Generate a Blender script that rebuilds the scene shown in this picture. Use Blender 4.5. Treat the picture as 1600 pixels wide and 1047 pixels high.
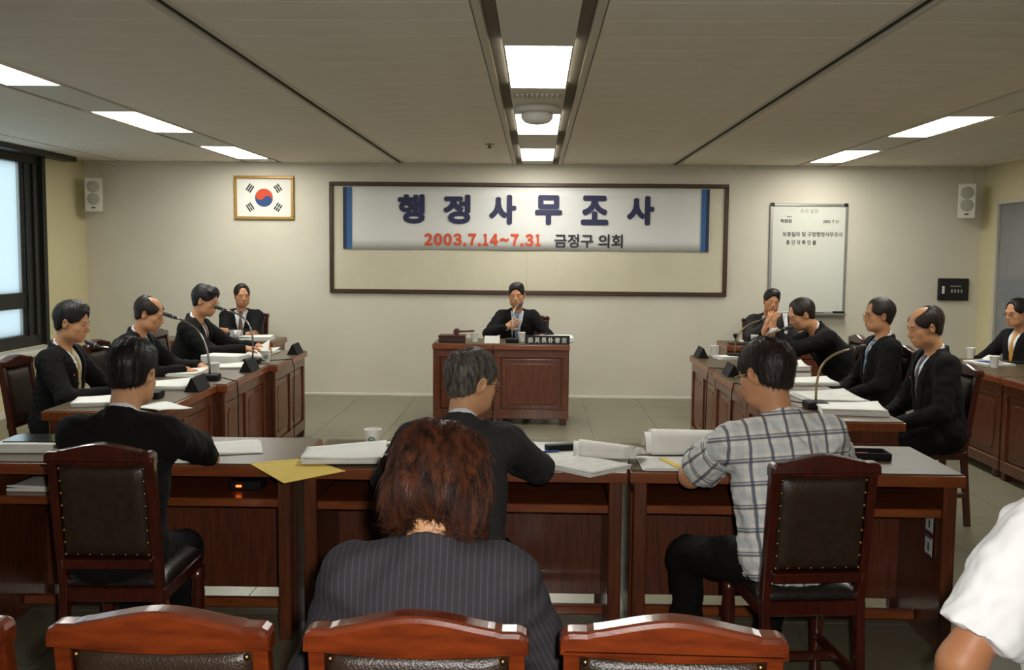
import bpy, bmesh, math, random
import numpy as np
from mathutils import Vector, Matrix
for o in list(bpy.data.objects): bpy.data.objects.remove(o, do_unlink=True)
SC = bpy.context.scene; COL = SC.collection
PI = math.pi
# ---------------------------------------------------------------- camera, sky, flash, exposure
EYE = 1.575
cam = bpy.data.cameras.new('camera'); cam.sensor_width = 36; cam.sensor_fit = 'HORIZONTAL'; cam.lens = 36*1560/1600
cam.clip_start = .05; cam.clip_end = 100
co = bpy.data.objects.new('camera', cam); COL.objects.link(co)
YAW, PITCH, ROLL = -.023539, -.081764, .009
fw = Vector((math.sin(YAW)*math.cos(PITCH), math.cos(YAW)*math.cos(PITCH), math.sin(PITCH)))
rt = Vector((math.cos(YAW), -math.sin(YAW), 0)); up = rt.cross(fw)
r2 = rt*math.cos(ROLL)+up*math.sin(ROLL); u2 = up*math.cos(ROLL)-rt*math.sin(ROLL)
co.matrix_world = Matrix(((r2.x, u2.x, -fw.x, 0), (r2.y, u2.y, -fw.y, 0), (r2.z, u2.z, -fw.z, EYE), (0, 0, 0, 1)))
SC.camera = co
wd = bpy.data.worlds.new('world'); SC.world = wd; wd.use_nodes = True
wd.node_tree.nodes['Background'].inputs[0].default_value = (.74, .90, 1., 1); wd.node_tree.nodes['Background'].inputs[1].default_value = .62
fl = bpy.data.lights.new('camera_flash', 'SPOT'); fl.energy = 98; fl.shadow_soft_size = .02; fl.spot_size = 1.35; fl.spot_blend = .5; fl.color = (1, .97, .92)
fo = bpy.data.objects.new('camera_flash', fl); COL.objects.link(fo); fo.matrix_world = co.matrix_world.copy(); fo.location = (.06, .0, EYE+.06)
LAMP = 11.5
SC.view_settings.view_transform = 'Standard'; SC.view_settings.look = 'None'; SC.view_settings.gamma = 1; SC.view_settings.use_curve_mapping = False
SC.view_settings.exposure = 1.15
SC.cycles.max_bounces = 6; SC.cycles.diffuse_bounces = 4; SC.cycles.glossy_bounces = 3; SC.cycles.transmission_bounces = 4; SC.cycles.caustics_reflective = False; SC.cycles.caustics_refractive = False
SC.cycles.sample_clamp_indirect = 4
# ---------------------------------------------------------------- materials
def lin(c):
    if isinstance(c, str): c = tuple(int(c[i:i+2], 16)/255 for i in (0, 2, 4))
    return tuple(x/12.92 if x <= .04045 else ((x+.055)/1.055)**2.4 for x in c)+(1,)
M = {}
def mat(name, col, rough=.5, metal=0., spec=.5, col2=None, scale=(1,1,1), nscale=6., detail=4., bump=0., bscale=80., coat=0., trans=0., alpha=1., emit=None, sheen=0., subs=0., contrast=(.35,.65), coords='Object', aniso=0.):
    m = bpy.data.materials.new(name); m.use_nodes = True; nt = m.node_tree; b = nt.nodes['Principled BSDF']; L = nt.links
    b.inputs['Base Color'].default_value = lin(col); b.inputs['Roughness'].default_value = rough; b.inputs['Metallic'].default_value = metal
    b.inputs['Specular IOR Level'].default_value = spec; b.inputs['Coat Weight'].default_value = coat; b.inputs['Coat Roughness'].default_value = .12
    b.inputs['Transmission Weight'].default_value = trans; b.inputs['Alpha'].default_value = alpha; b.inputs['Sheen Weight'].default_value = sheen; b.inputs['Sheen Roughness'].default_value = .5
    if subs: b.inputs['Subsurface Weight'].default_value = subs; b.inputs['Subsurface Radius'].default_value = (.012, .005, .003); b.inputs['Subsurface Scale'].default_value = .5
    if emit: b.inputs['Emission Color'].default_value = lin(emit[0]); b.inputs['Emission Strength'].default_value = emit[1]
    tc = nt.nodes.new('ShaderNodeTexCoord'); mp = nt.nodes.new('ShaderNodeMapping'); mp.inputs['Scale'].default_value = scale
    L.new(tc.outputs[coords], mp.inputs[0])
    if col2:
        n = nt.nodes.new('ShaderNodeTexNoise'); n.inputs['Scale'].default_value = nscale; n.inputs['Detail'].default_value = detail; L.new(mp.outputs[0], n.inputs['Vector'])
        r = nt.nodes.new('ShaderNodeValToRGB'); r.color_ramp.elements[0].position, r.color_ramp.elements[1].position = contrast
        r.color_ramp.elements[0].color = lin(col); r.color_ramp.elements[1].color = lin(col2); L.new(n.outputs[0], r.inputs[0]); L.new(r.outputs[0], b.inputs['Base Color'])
    if bump:
        n2 = nt.nodes.new('ShaderNodeTexNoise'); n2.inputs['Scale'].default_value = bscale; n2.inputs['Detail'].default_value = 3; L.new(mp.outputs[0], n2.inputs['Vector'])
        bp = nt.nodes.new('ShaderNodeBump'); bp.inputs['Strength'].default_value = bump; bp.inputs['Distance'].default_value = .004; L.new(n2.outputs[0], bp.inputs['Height']); L.new(bp.outputs[0], b.inputs['Normal'])
    M[name] = m; return m
mat('wall', 'd3ccba', .85, col2='ccc5b2', nscale=1.2, bump=.05, bscale=120)
mat('side_wall', 'd2c8a0', .85, col2='cac096', nscale=1.2, bump=.05)
mat('ceiling', 'e6ddcf', .9, col2='e0d7c8', nscale=3, bump=.12, bscale=260)
mat('ceiling_gap', '6e6351', .9)
mat('slot_shade', '2a241c', .9)  # near-black colour standing in for the shade inside the slots
mat('trim_grey', 'c2baa8', .6)
mat('infill', 'd8d2c6', .7)
mat('floor', '77735f', .32, col2='706b57', nscale=5, spec=.5, bump=.03, bscale=30)
mat('floor_joint', '58543f', .7)
mat('baseboard', 'ddd8c8', .3)
mat('wood', '4a2413', .34, col2='6c371b', scale=(9,9,.9), nscale=7, detail=6, coat=.35, contrast=(.3,.72), bump=.04, bscale=30)
mat('wood_panel', '4a2210', .4, col2='6c3517', scale=(10,10,.8), nscale=7, detail=6, coat=.2, contrast=(.3,.72))
mat('wood_edge', '6a3317', .33, col2='8a4821', scale=(.9,9,9), nscale=6, detail=5, coat=.35, contrast=(.3,.72))
mat('wood_dark', '33150e', .4, col2='411b11', scale=(9,9,.9), nscale=6)
mat('laminate', '4d3f2a', .36, col2='594932', scale=(1,12,1), nscale=6, detail=5, spec=.35)
mat('chair_wood', '54200c', .24, col2='793211', scale=(2,9,9), nscale=6, detail=5, coat=.7, contrast=(.3,.75), bump=.03, bscale=20)
mat('chair_wood_dark', '36110a', .28, col2='48180c', scale=(9,9,2), nscale=6, detail=5, coat=.6)
mat('leather', '33241a', .36, col2='2a1d14', nscale=30, bump=.35, bscale=220, spec=.5)
mat('leather_black', '1b1614', .3, col2='241d19', nscale=20, bump=.3, bscale=180)
mat('brass', '8f6c48', .38, metal=1)
mat('skin', 'c8926a', .5, col2='bf865f', nscale=9, subs=.15, spec=.4)
mat('skin_tan', 'b9805a', .5, col2='ad744f', nscale=9, subs=.15, spec=.4)
mat('skin_pale', 'cc9a72', .5, col2='c08c66', nscale=9, subs=.15, spec=.4)
mat('lips', '9c5a48', .5)
mat('eye_white', 'b9b0a4', .3); mat('eye_dark', '1a100c', .2)
mat('hair_black', '0f0b09', .42, col2='1d1511', scale=(1,1,.3), nscale=70, detail=3, bump=.6, bscale=160, spec=.35)
mat('hair_soft', '1c130e', .45, col2='2c1f17', scale=(1,1,.3), nscale=70, detail=3, bump=.6, bscale=160, spec=.35)
mat('hair_grey', '2c2621', .5, col2='6b645b', scale=(1,1,.35), nscale=85, detail=4, bump=.6, bscale=160, spec=.3)
mat('hair_red', '1a0d08', .5, col2='4c2815', scale=(1,1,.22), nscale=55, detail=4, bump=.7, bscale=120, spec=.2)
mat('suit_black', '0b0a0a', .9, sheen=.0, bump=.15, bscale=500, spec=.25)
mat('suit_navy', '0d0d10', .9, sheen=.0, bump=.15, bscale=500, spec=.25)
mat('suit_charcoal', '343333', .9, col2='2c2b2b', nscale=300, sheen=.0, bump=.15, bscale=500, spec=.2)
mat('suit_grey', '5a574f', .85, col2='4e4b44', nscale=300, sheen=.1, bump=.15, bscale=500, spec=.2)
mat('shirt_white', 'd9dade', .8, bump=.05); mat('shirt_blue', 'b9c4d4', .8); mat('cotton_white', 'f2f2f2', .8, bump=.05, bscale=60, sheen=.1)
mat('tie_gold', '9a8350', .5, col2='c7b27a', nscale=60, detail=1, contrast=(.45,.55)); mat('tie_blue', '3b5470', .5, col2='7f93a4', nscale=50, detail=1, contrast=(.45,.55))
mat('tie_dark', '2b2a33', .5, col2='5b5a66', nscale=50, detail=1); mat('tie_brown', '4a3226', .5, col2='7a5a44', nscale=50, detail=1); mat('tie_orange', 'c08a3a', .5)
mat('shoe', '0e0c0b', .25, coat=.4); mat('badge', 'c9462a', .3, metal=.2)
mat('glass_frame', '4d3b28', .3, metal=.7); mat('gold_frame', 'a98c5a', .25, metal=1); mat('lens', 'ffffff', .03, trans=1., alpha=.22)
mat('paper', 'e4e3dc', .75, col2='dcdbd3', nscale=8); mat('paper_print', 'd9d8d0', .75, col2='b9b8b2', scale=(1,22,1), nscale=14, detail=1, contrast=(.45,.62))
mat('yellow', 'd9bc4e', .7, col2='d2b446', nscale=10); mat('black_plastic', '0e0d0d', .65, spec=.25); mat('cover', '24241f', .12, coat=.6)
mat('cup', 'e6e4dc', .55); mat('green', '2f6b4b', .6); mat('pink', 'd8576f', .7); mat('blue', '2a4f8c', .5); mat('red_plastic', 'b03020', .4)
mat('metal_dark', '2a2826', .4, metal=.5); mat('chrome', '9a968c', .28, metal=1); mat('flex_tan', '8d7c5c', .4, metal=.6); mat('mic_grey', '3a3a3a', .5, metal=.4)
mat('alu', 'b4b2ac', .35, metal=.85); mat('whiteboard', 'd3d3c6', .25); mat('ink', '3c3a3a', .8); mat('ink_brown', '80694f', .8)
mat('board_frame', '3a2416', .4, col2='4a2f1d', scale=(.6,9,9), nscale=8); mat('board_panel', 'cfc7ae', .7, col2='c8c0a6', nscale=2)
mat('banner', 'd9d8d2', .6); mat('banner_navy', '1e2340', .6); mat('banner_blue', '2b5c8e', .6); mat('title_ink', '25264a', .6); mat('date_ink', 'cf4a24', .6); mat('dark_ink', '23222a', .6)
mat('gold_wood', '95702f', .35, col2='b08a44', scale=(9,9,9), nscale=8, metal=.2); mat('flag_white', 'dedbd0', .7); mat('flag_red', 'c2411c', .7); mat('flag_blue', '223f6d', .7); mat('flag_black', '26261f', .7)
mat('speaker_white', 'cfcbbb', .5); mat('speaker_grille', 'a5a294', .7, bump=.5, bscale=400)
mat('window_frame', '23241f', .45, metal=.3); mat('sill', 'cfcabb', .45); mat('door_grey', '85888a', .16, col2='7d8083', nscale=2, coat=.3); mat('light_white', 'd6d3cb', .5)
mat('box_white', 'dedcd4', .6); mat('burgundy', '4a1c16', .45)
m = mat('diffuser', 'ffffff', .5, emit=('fdfdf6', LAMP))
# frosted pane: daylight scatters through it
m = bpy.data.materials.new('frosted'); m.use_nodes = True; nt = m.node_tree; nt.nodes.clear(); M['frosted'] = m
out = nt.nodes.new('ShaderNodeOutputMaterial'); tr = nt.nodes.new('ShaderNodeBsdfTranslucent'); tr.inputs[0].default_value = lin('f2f7f7'); gl = nt.nodes.new('ShaderNodeBsdfGlossy'); gl.inputs['Roughness'].default_value = .3
mx = nt.nodes.new('ShaderNodeMixShader'); mx.inputs[0].default_value = .06; nt.links.new(tr.outputs[0], mx.inputs[1]); nt.links.new(gl.outputs[0], mx.inputs[2]); nt.links.new(mx.outputs[0], out.inputs[0])
def stripes_mat(name, base, line, period, width, soft=.002):
    """pinstripes down the cloth, from the garment's own weave coordinates"""
    m = mat(name, base, .9, sheen=.0, bump=.15, bscale=500, spec=.2); nt = m.node_tree; L = nt.links; b = nt.nodes['Principled BSDF']
    at = nt.nodes.new('ShaderNodeAttribute'); at.attribute_name = 'weave'; sp = nt.nodes.new('ShaderNodeSeparateXYZ'); L.new(at.outputs['Vector'], sp.inputs[0])
    def mth(op, a, v): 
        n = nt.nodes.new('ShaderNodeMath'); n.operation = op; (L.new(a, n.inputs[0]) if hasattr(a, 'links') else None)
        if hasattr(v, 'links'): L.new(v, n.inputs[1])
        else: n.inputs[1].default_value = v
        return n.outputs[0]
    def band(o, per, ph, w):
        d = mth('ABSOLUTE', mth('SUBTRACT', mth('FRACT', mth('ADD', mth('MULTIPLY', o, 1/per), ph), 0), .5), 0)
        r = nt.nodes.new('ShaderNodeMapRange'); r.inputs[1].default_value = w/per/2; r.inputs[2].default_value = w/per/2+soft/per; r.inputs[3].default_value = 1; r.inputs[4].default_value = 0; L.new(d, r.inputs[0]); return r.outputs[0]
    def mixc(f, a, c):
        n = nt.nodes.new('ShaderNodeMix'); n.data_type = 'RGBA'; L.new(f, n.inputs[0]); (L.new(a, n.inputs[6]) if hasattr(a, 'links') else n.inputs[6].__setattr__('default_value', lin(a)))
        n.inputs[7].default_value = lin(c); return n.outputs[2]
    return m, b, sp, mth, band, mixc, L
m, b, sp, mth, band, mixc, L = stripes_mat('suit_pinstripe', '3a3639', '5c585c', .016, .0015)
L.new(mixc(band(sp.outputs[0], .014, .5, .0010), '343135', '413e44'), b.inputs['Base Color'])
m, b, sp, mth, band, mixc, L = stripes_mat('plaid', 'd8d5cc', '4a5060', .1, .01)
c = mixc(mth('MULTIPLY', band(sp.outputs[0], .070, 0., .026, ), .30), 'e6e2d8', 'a4b4c2'); c = mixc(mth('MULTIPLY', band(sp.outputs[1], .080, 0., .030), .30), c, 'a4b4c2')
c = mixc(mth('MULTIPLY', band(sp.outputs[0], .070, .5, .0085), .85), c, '4b5568'); c = mixc(mth('MULTIPLY', band(sp.outputs[1], .080, .53, .006), .8), c, '4b5568'); c = mixc(mth('MULTIPLY', band(sp.outputs[1], .080, .40, .0035), .75), c, '4b5568')
L.new(c, b.inputs['Base Color'])
# ---------------------------------------------------------------- mesh helpers
_ball = {}
def ball_mesh(seg=12):
    if seg not in _ball:
        bm = bmesh.new(); bmesh.ops.create_uvsphere(bm, u_segments=seg, v_segments=max(6, seg//2+2), radius=1)
        me = bpy.data.meshes.new('ball'); bm.to_mesh(me); bm.free(); me.polygons.foreach_set('use_smooth', [True]*len(me.polygons)); _ball[seg] = me
    return _ball[seg]
def mesh_obj(name, verts, faces, m, parent=None, smooth=False):
    me = bpy.data.meshes.new(name); me.from_pydata([tuple(v) for v in verts], [], [tuple(f) for f in faces]); me.validate()
    if smooth: me.polygons.foreach_set('use_smooth', [True]*len(me.polygons))
    me.materials.append(m); o = bpy.data.objects.new(name, me); COL.objects.link(o)
    if parent: o.parent = parent
    return o
class MB:
    """collects shapes into one bmesh"""
    def __init__(s): s.bm = bmesh.new()
    def box(s, lo, hi, bev=.0, R=None, o=None, seg=1):
        lo, hi = Vector(lo), Vector(hi); g = bmesh.ops.create_cube(s.bm, size=1)['verts']
        c, d = (lo+hi)/2, hi-lo
        for v in g: v.co = Vector((v.co.x*d.x, v.co.y*d.y, v.co.z*d.z))+c
        if bev:
            e = list({e for v in g for e in v.link_edges}); r = bmesh.ops.bevel(s.bm, geom=e, offset=min(bev, min(d)*.45), segments=seg, affect='EDGES', profile=.6); g = list({v for f in r['faces'] for v in f.verts}|{v for v in g if v.is_valid})
        if R is not None:
            oo = Vector(o or c)
            for v in g: v.co = R@(v.co-oo)+oo
        return s
    def prism(s, pts, axis, a, b, bev=0.):
        """outline pts (2-D) extruded along axis (0,1,2) from a to b"""
        def P(p, t): q = list(p); q.insert(axis, t); return Vector(q)
        va = [s.bm.verts.new(P(p, a)) for p in pts]; vb = [s.bm.verts.new(P(p, b)) for p in pts]; n = len(pts)
        fs = [s.bm.faces.new(va[::-1]), s.bm.faces.new(vb)]+[s.bm.faces.new((va[i], va[(i+1) % n], vb[(i+1) % n], vb[i])) for i in range(n)]
        bmesh.ops.recalc_face_normals(s.bm, faces=fs)
        if bev:
            e = [e for e in fs[0].edges]+[e for e in fs[1].edges]; bmesh.ops.bevel(s.bm, geom=e, offset=bev, segments=2, affect='EDGES', profile=.6)
        return s
    def lathe(s, prof, c=(0,0,0), seg=20, R=None):
        """profile (radius, height) turned round z"""
        rings = []; c = Vector(c)
        for r, z in prof:
            ring = []
            for i in range(seg):
                p = Vector((r*math.cos(2*PI*i/seg), r*math.sin(2*PI*i/seg), z)); p = (R@p if R is not None else p)+c; ring.append(s.bm.verts.new(p))
            rings.append(ring)
        for a, b in zip(rings, rings[1:]):
            for i in range(seg): s.bm.faces.new((a[i], a[(i+1) % seg], b[(i+1) % seg], b[i])).smooth = True
        s.bm.faces.new(rings[0][::-1]); s.bm.faces.new(rings[-1]); return s
    def tube(s, pts, rads, seg=8):
        pts = [Vector(p) for p in pts]; rads = rads if hasattr(rads, '__len__') else [rads]*len(pts); rings = []; prev = None
        for i, p in enumerate(pts):
            t = (pts[min(i+1, len(pts)-1)]-pts[max(i-1, 0)]).normalized()
            u = prev-t*prev.dot(t) if prev is not None else t.orthogonal(); u.normalize(); prev = u; w = t.cross(u)
            rings.append([s.bm.verts.new(p+(u*math.cos(2*PI*k/seg)+w*math.sin(2*PI*k/seg))*rads[i]) for k in range(seg)])
        for a, b in zip(rings, rings[1:]):
            for k in range(seg): s.bm.faces.new((a[k], a[(k+1) % seg], b[(k+1) % seg], b[k])).smooth = True
        s.bm.faces.new(rings[0][::-1]); s.bm.faces.new(rings[-1]); return s
    def ball(s, c, r, seg=10):
        g = bmesh.ops.create_uvsphere(s.bm, u_segments=seg, v_segments=max(5, seg//2+1), radius=1)['verts']
        r = r if hasattr(r, '__len__') else (r,)*3
        for v in g:
            v.co = Vector((v.co.x*r[0], v.co.y*r[1], v.co.z*r[2]))+Vector(c)
            for f in v.link_faces: f.smooth = True
        return s
    def sheet(s, fn, nu, nv, th):
        """a thin curved sheet: fn(u, v) -> point, given a thickness"""
        g = [[Vector(fn(i/nu, j/nv)) for j in range(nv+1)] for i in range(nu+1)]; top = []; bot = []
        for i in range(nu+1):
            ra, rb = [], []
            for j in range(nv+1):
                a = g[min(i+1, nu)][j]-g[max(i-1, 0)][j]; b = g[i][min(j+1, nv)]-g[i][max(j-1, 0)]; n = a.cross(b).normalized()*th/2
                ra.append(s.bm.verts.new(g[i][j]+n)); rb.append(s.bm.verts.new(g[i][j]-n))
            top.append(ra); bot.append(rb)
        for i in range(nu):
            for j in range(nv):
                s.bm.faces.new((top[i][j], top[i+1][j], top[i+1][j+1], top[i][j+1])).smooth = True
                s.bm.faces.new((bot[i][j+1], bot[i+1][j+1], bot[i+1][j], bot[i][j])).smooth = True
        for i in range(nu):
            s.bm.faces.new((top[i+1][0], top[i][0], bot[i][0], bot[i+1][0])); s.bm.faces.new((top[i][nv], top[i+1][nv], bot[i+1][nv], bot[i][nv]))
        for j in range(nv):
            s.bm.faces.new((top[0][j], top[0][j+1], bot[0][j+1], bot[0][j])); s.bm.faces.new((top[nu][j+1], top[nu][j], bot[nu][j], bot[nu][j+1]))
        return s
    def build(s, name, m, parent=None, tagd=None):
        me = bpy.data.meshes.new(name); s.bm.to_mesh(me); s.bm.free(); me.materials.append(m if not isinstance(m, str) else M[m])
        o = bpy.data.objects.new(name, me); COL.objects.link(o)
        if parent: o.parent = parent
        if tagd: tag(o, *tagd)
        return o
def tube_obj(name, pts, rads, m, parent, seg=10): return MB().tube([tuple(p) for p in pts], rads, seg).build(name, m, parent)
def tubes_obj(name, lst, m, parent, seg=6):
    b = MB()
    for pts, r in lst: b.tube([tuple(p) for p in pts], r, seg)
    return b.build(name, m, parent)
def tag(o, label=None, cat=None, group=None, kind=None):
    for k, v in (('label', label), ('category', cat), ('group', group), ('kind', kind)):
        if v: o[k] = v
    return o
def empty(name, loc=(0,0,0), rz_=0., label=None, cat=None, group=None):
    o = bpy.data.objects.new(name, None); COL.objects.link(o); o.location = loc; o.rotation_euler = (0, 0, rz_); o.empty_display_size = .1
    return tag(o, label, cat, group)
def kids(o, table={}):
    return [c for c in bpy.data.objects if c.parent == o]
def dup(root, loc, rz_=0., label=None, group=None):
    r = root.copy(); COL.objects.link(r); r.location = loc; r.rotation_euler = (0, 0, rz_)
    if label: r['label'] = label
    if group: r['group'] = group
    for ch in KIDS.setdefault(root.name, kids(root)):
        c = ch.copy(); COL.objects.link(c); c.parent = r
        for g in KIDS.setdefault(ch.name, kids(ch)):
            d = g.copy(); COL.objects.link(d); d.parent = c
    return r
KIDS = {}
def bez(p0, p1, p2, p3, n=12):
    p0, p1, p2, p3 = map(Vector, (p0, p1, p2, p3)); return [p0*(1-t)**3+p1*3*t*(1-t)**2+p2*3*t*t*(1-t)+p3*t**3 for t in (i/n for i in range(n+1))]
def words_obj(name, body, m, parent, cx, cz, width=None, height=None, fat=0., y=0., ext=.001, box=None):
    """lettering standing in the x-z plane, facing -y, fitted to a width and/or height"""
    cu = bpy.data.curves.new(name, 'FONT'); cu.body = body; cu.size = 1; cu.extrude = 0; cu.resolution_u = 3
    t = bpy.data.objects.new(name, cu); COL.objects.link(t); dg = bpy.context.evaluated_depsgraph_get()
    me = bpy.data.meshes.new_from_object(t.evaluated_get(dg)); bpy.data.objects.remove(t)
    v = np.empty(len(me.vertices)*3, np.float32); me.vertices.foreach_get('co', v); v = v.reshape(-1, 3)
    lo, hi = v.min(0), v.max(0); c = (lo+hi)/2; sx = (width/(hi[0]-lo[0])) if width else None; sz = (height/(hi[1]-lo[1])) if height else None
    sx = sx or sz; sz = sz or sx
    w = np.stack([(v[:,0]-c[0])*sx+cx, np.full(len(v), y), (v[:,1]-c[1])*sz+cz], 1)
    polys = [list(p.vertices) for p in me.polygons]; vs, fs = [], []; bpy.data.meshes.remove(me)
    for dx, dz in ([(0, 0)] if not fat else [(fat*math.cos(a), fat*math.sin(a)) for a in np.linspace(0, 2*PI, 13)[:-1]]+[(0, 0)]):     # a heavier face: the outline repeated all round
        fs += [[i+len(vs) for i in p] for p in polys]; vs += [(q[0]+dx, q[1]-len(vs)/len(w)*8e-5, q[2]+dz) for q in w]
    me = bpy.data.meshes.new(name); me.from_pydata(vs, [], fs); me.materials.append(M[m])
    o = bpy.data.objects.new(name, me); COL.objects.link(o); o.parent = parent
    return o
# ---------------------------------------------------------------- signed-distance bodies
def V3(*a): return np.array(a, dtype=np.float64)
def rx(a): c, s = math.cos(a), math.sin(a); return np.array([[1,0,0],[0,c,-s],[0,s,c]])
def ry(a): c, s = math.cos(a), math.sin(a); return np.array([[c,0,s],[0,1,0],[-s,0,c]])
def rz(a): c, s = math.cos(a), math.sin(a); return np.array([[c,-s,0],[s,c,0],[0,0,1]])
def unit(v): return v/(np.linalg.norm(v)+1e-12)
class Frame:
    def __init__(s, o, R): s.o = np.asarray(o, float); s.R = R
    def w(s, p): return s.o + s.R @ np.asarray(p, float)
    def l(s, P): return (P - s.o) @ s.R
def cone(a, b, ra, rb, k=.02, op='u'):
    a = np.asarray(a, float); b = np.asarray(b, float); ab = b-a; L2 = ab@ab+1e-12
    def fn(P):
        q = P-a; t = np.clip((q@ab)/L2, 0, 1)
        return np.linalg.norm(q-t[...,None]*ab, axis=-1)-(ra+(rb-ra)*t)
    return (op, k, fn, (a+b)/2, np.linalg.norm(ab)/2+max(ra, rb))
def ell(F, c, r, k=.02, op='u', R=None):
    o = F.w(c); M = F.R if R is None else F.R@R; r = np.asarray(r, float)
    def fn(P):
        q = (P-o)@M; k0 = np.linalg.norm(q/r, axis=-1); k1 = np.linalg.norm(q/(r*r), axis=-1)+1e-9
        return k0*(k0-1)/k1
    return (op, k, fn, o, r.max())
def plane(F, c, n, k=.004, op='i'):          # keeps the side the normal points away from
    o = F.w(c); nn = unit(F.R@np.asarray(n, float))
    return (op, k, lambda P: (P-o)@nn, o, 9.)
def smin(a, b, k):
    h = np.clip(.5+.5*(b-a)/k, 0, 1); return b+(a-b)*h-k*h*(1-h)
def comb(prims, P):
    acc = np.full(P.shape[:-1], 9.)
    for op, k, fn, c, r in prims:
        d = fn(P)
        acc = smin(acc, d, k) if op == 'u' else -smin(-acc, d, k) if op == 's' else -smin(-acc, -d, k)
    return acc
def custom(fn, c, r, k=.003, op='u'): return (op, k, fn, np.asarray(c, float), r)
CORN = np.array([[i, j, k] for i in (0,1) for j in (0,1) for k in (0,1)])
EDG = [(a, b) for a in range(8) for b in range(a+1, 8) if np.abs(CORN[a]-CORN[b]).sum() == 1]
def net(prims, h):
    """Surface net of a smooth union; only the blocks near the surface are sampled."""
    U = [p for p in prims if p[0] == 'u']
    lo = np.min([p[3]-p[4] for p in U], 0)-4*h; hi = np.max([p[3]+p[4] for p in U], 0)+4*h
    nb = np.ceil((hi-lo)/(8*h)).astype(int); n = nb*8
    bi = np.stack(np.meshgrid(*[np.arange(m) for m in nb], indexing='ij'), -1).reshape(-1, 3)
    bc = lo+(bi*8+3.5)*h; br = 8*h*.9
    accc = comb(prims, bc)
    uu = comb(U, bc)
    act = (np.abs(accc) < br*2.0) | ((accc > 0) & (uu < br*1.2) & (np.abs(uu) < br*1.6))
    g = np.where(accc < 0, -1., 1.).astype(np.float32).reshape(nb)
    g = g.repeat(8, 0).repeat(8, 1).repeat(8, 2)
    ai = bi[act]; ac = bc[act]; acc0 = uu[act]
    off = np.stack(np.meshgrid(*[np.arange(8)]*3, indexing='ij'), -1).reshape(-1, 3)
    P = lo+(ai[:, None, :]*8+off[None])*h
    acc = np.full(P.shape[:2], 9.)
    for op, k, fn, c, r in prims:
        if op == 'u':
            sel = fn(ac) < acc0+2.2*br+k
            if sel.any(): acc[sel] = smin(acc[sel], fn(P[sel]), k)
        else:
            d = fn(P); acc = -smin(-acc, d, k) if op == 's' else -smin(-acc, -d, k)
    idx = (ai[:, None, :]*8+off[None]).reshape(-1, 3)
    g[idx[:,0], idx[:,1], idx[:,2]] = acc.reshape(-1)
    ins = g < 0
    anyv = np.zeros(tuple(n-1), bool); allv = np.ones(tuple(n-1), bool)
    for i, j, k in CORN:
        s = ins[i:n[0]-1+i, j:n[1]-1+j, k:n[2]-1+k]; anyv |= s; allv &= s
    cells = np.argwhere(anyv & ~allv)
    N = len(cells)
    cid = np.full(tuple(n-1), -1, np.int32); cid[cells[:,0], cells[:,1], cells[:,2]] = np.arange(N)
    val = np.stack([g[cells[:,0]+i, cells[:,1]+j, cells[:,2]+k] for i, j, k in CORN], 1).astype(np.float64)
    ps = np.zeros((N, 3)); ct = np.zeros(N)
    for a, b in EDG:
        va, vb = val[:, a], val[:, b]; m = (va < 0) != (vb < 0)
        t = np.where(m, va/(va-vb+1e-12*(va == vb)), 0)
        ps += np.where(m[:, None], CORN[a]+t[:, None]*(CORN[b]-CORN[a]), 0); ct += m
    ps /= ct[:, None]
    verts = lo+(cells+ps)*h
    quads = []
    for ax in range(3):
        sl0 = [slice(1, n[q]-1) for q in range(3)]; sl1 = list(sl0); sl0[ax] = slice(0, n[ax]-1); sl1[ax] = slice(1, n[ax])
        A = ins[tuple(sl0)]; B = ins[tuple(sl1)]
        e = np.argwhere(A != B)
        base = e+1; base[:, ax] = e[:, ax]
        u, v = (ax+1) % 3, (ax+2) % 3
        q = []
        for du, dv in ((1,1), (0,1), (0,0), (1,0)):
            cc = base.copy(); cc[:, u] -= du; cc[:, v] -= dv
            q.append(cid[cc[:,0], cc[:,1], cc[:,2]])
        q = np.stack(q, 1); fl = ~A[e[:,0], e[:,1], e[:,2]]
        q[fl] = q[fl][:, ::-1]; quads.append(q)
    quads = np.concatenate(quads); quads = quads[(quads >= 0).all(1)]
    return verts, quads
def mesh_np(name, verts, quads, mat, parent=None, smooth=True):
    me = bpy.data.meshes.new(name); nf = len(quads); w = quads.shape[1]
    me.vertices.add(len(verts)); me.vertices.foreach_set('co', np.ascontiguousarray(verts, np.float32).ravel())
    me.loops.add(nf*w); me.loops.foreach_set('vertex_index', np.ascontiguousarray(quads, np.int32).ravel())
    me.polygons.add(nf); me.polygons.foreach_set('loop_start', np.arange(0, nf*w, w, dtype=np.int32))
    me.polygons.foreach_set('use_smooth', np.full(nf, smooth))
    me.update(calc_edges=True)
    me.materials.append(mat)
    o = bpy.data.objects.new(name, me); COL.objects.link(o)
    if parent: o.parent = parent
    return o
def wob(P, amp, f, seed):
    """smooth pseudo-random displacement used for cloth folds and hair clumps"""
    r = np.random.RandomState(seed); d = np.zeros(len(P))
    for i in range(7):
        k = r.normal(size=3)*f*(1+.25*i); d += np.sin(P@k+r.uniform(0, 6.28)+1.3*np.sin(P@(k[[1,2,0]]*.6)))
    return d*amp/3.
def vnorm(verts, quads):
    a, b, c, d = (verts[quads[:, i]] for i in range(4)); n = np.cross(c-a, d-b)
    vn = np.zeros_like(verts)
    for i in range(4):
        for k in range(3): vn[:, k] += np.bincount(quads[:, i], n[:, k], len(verts))
    return vn/(np.linalg.norm(vn, axis=1)[:, None]+1e-12)
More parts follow.
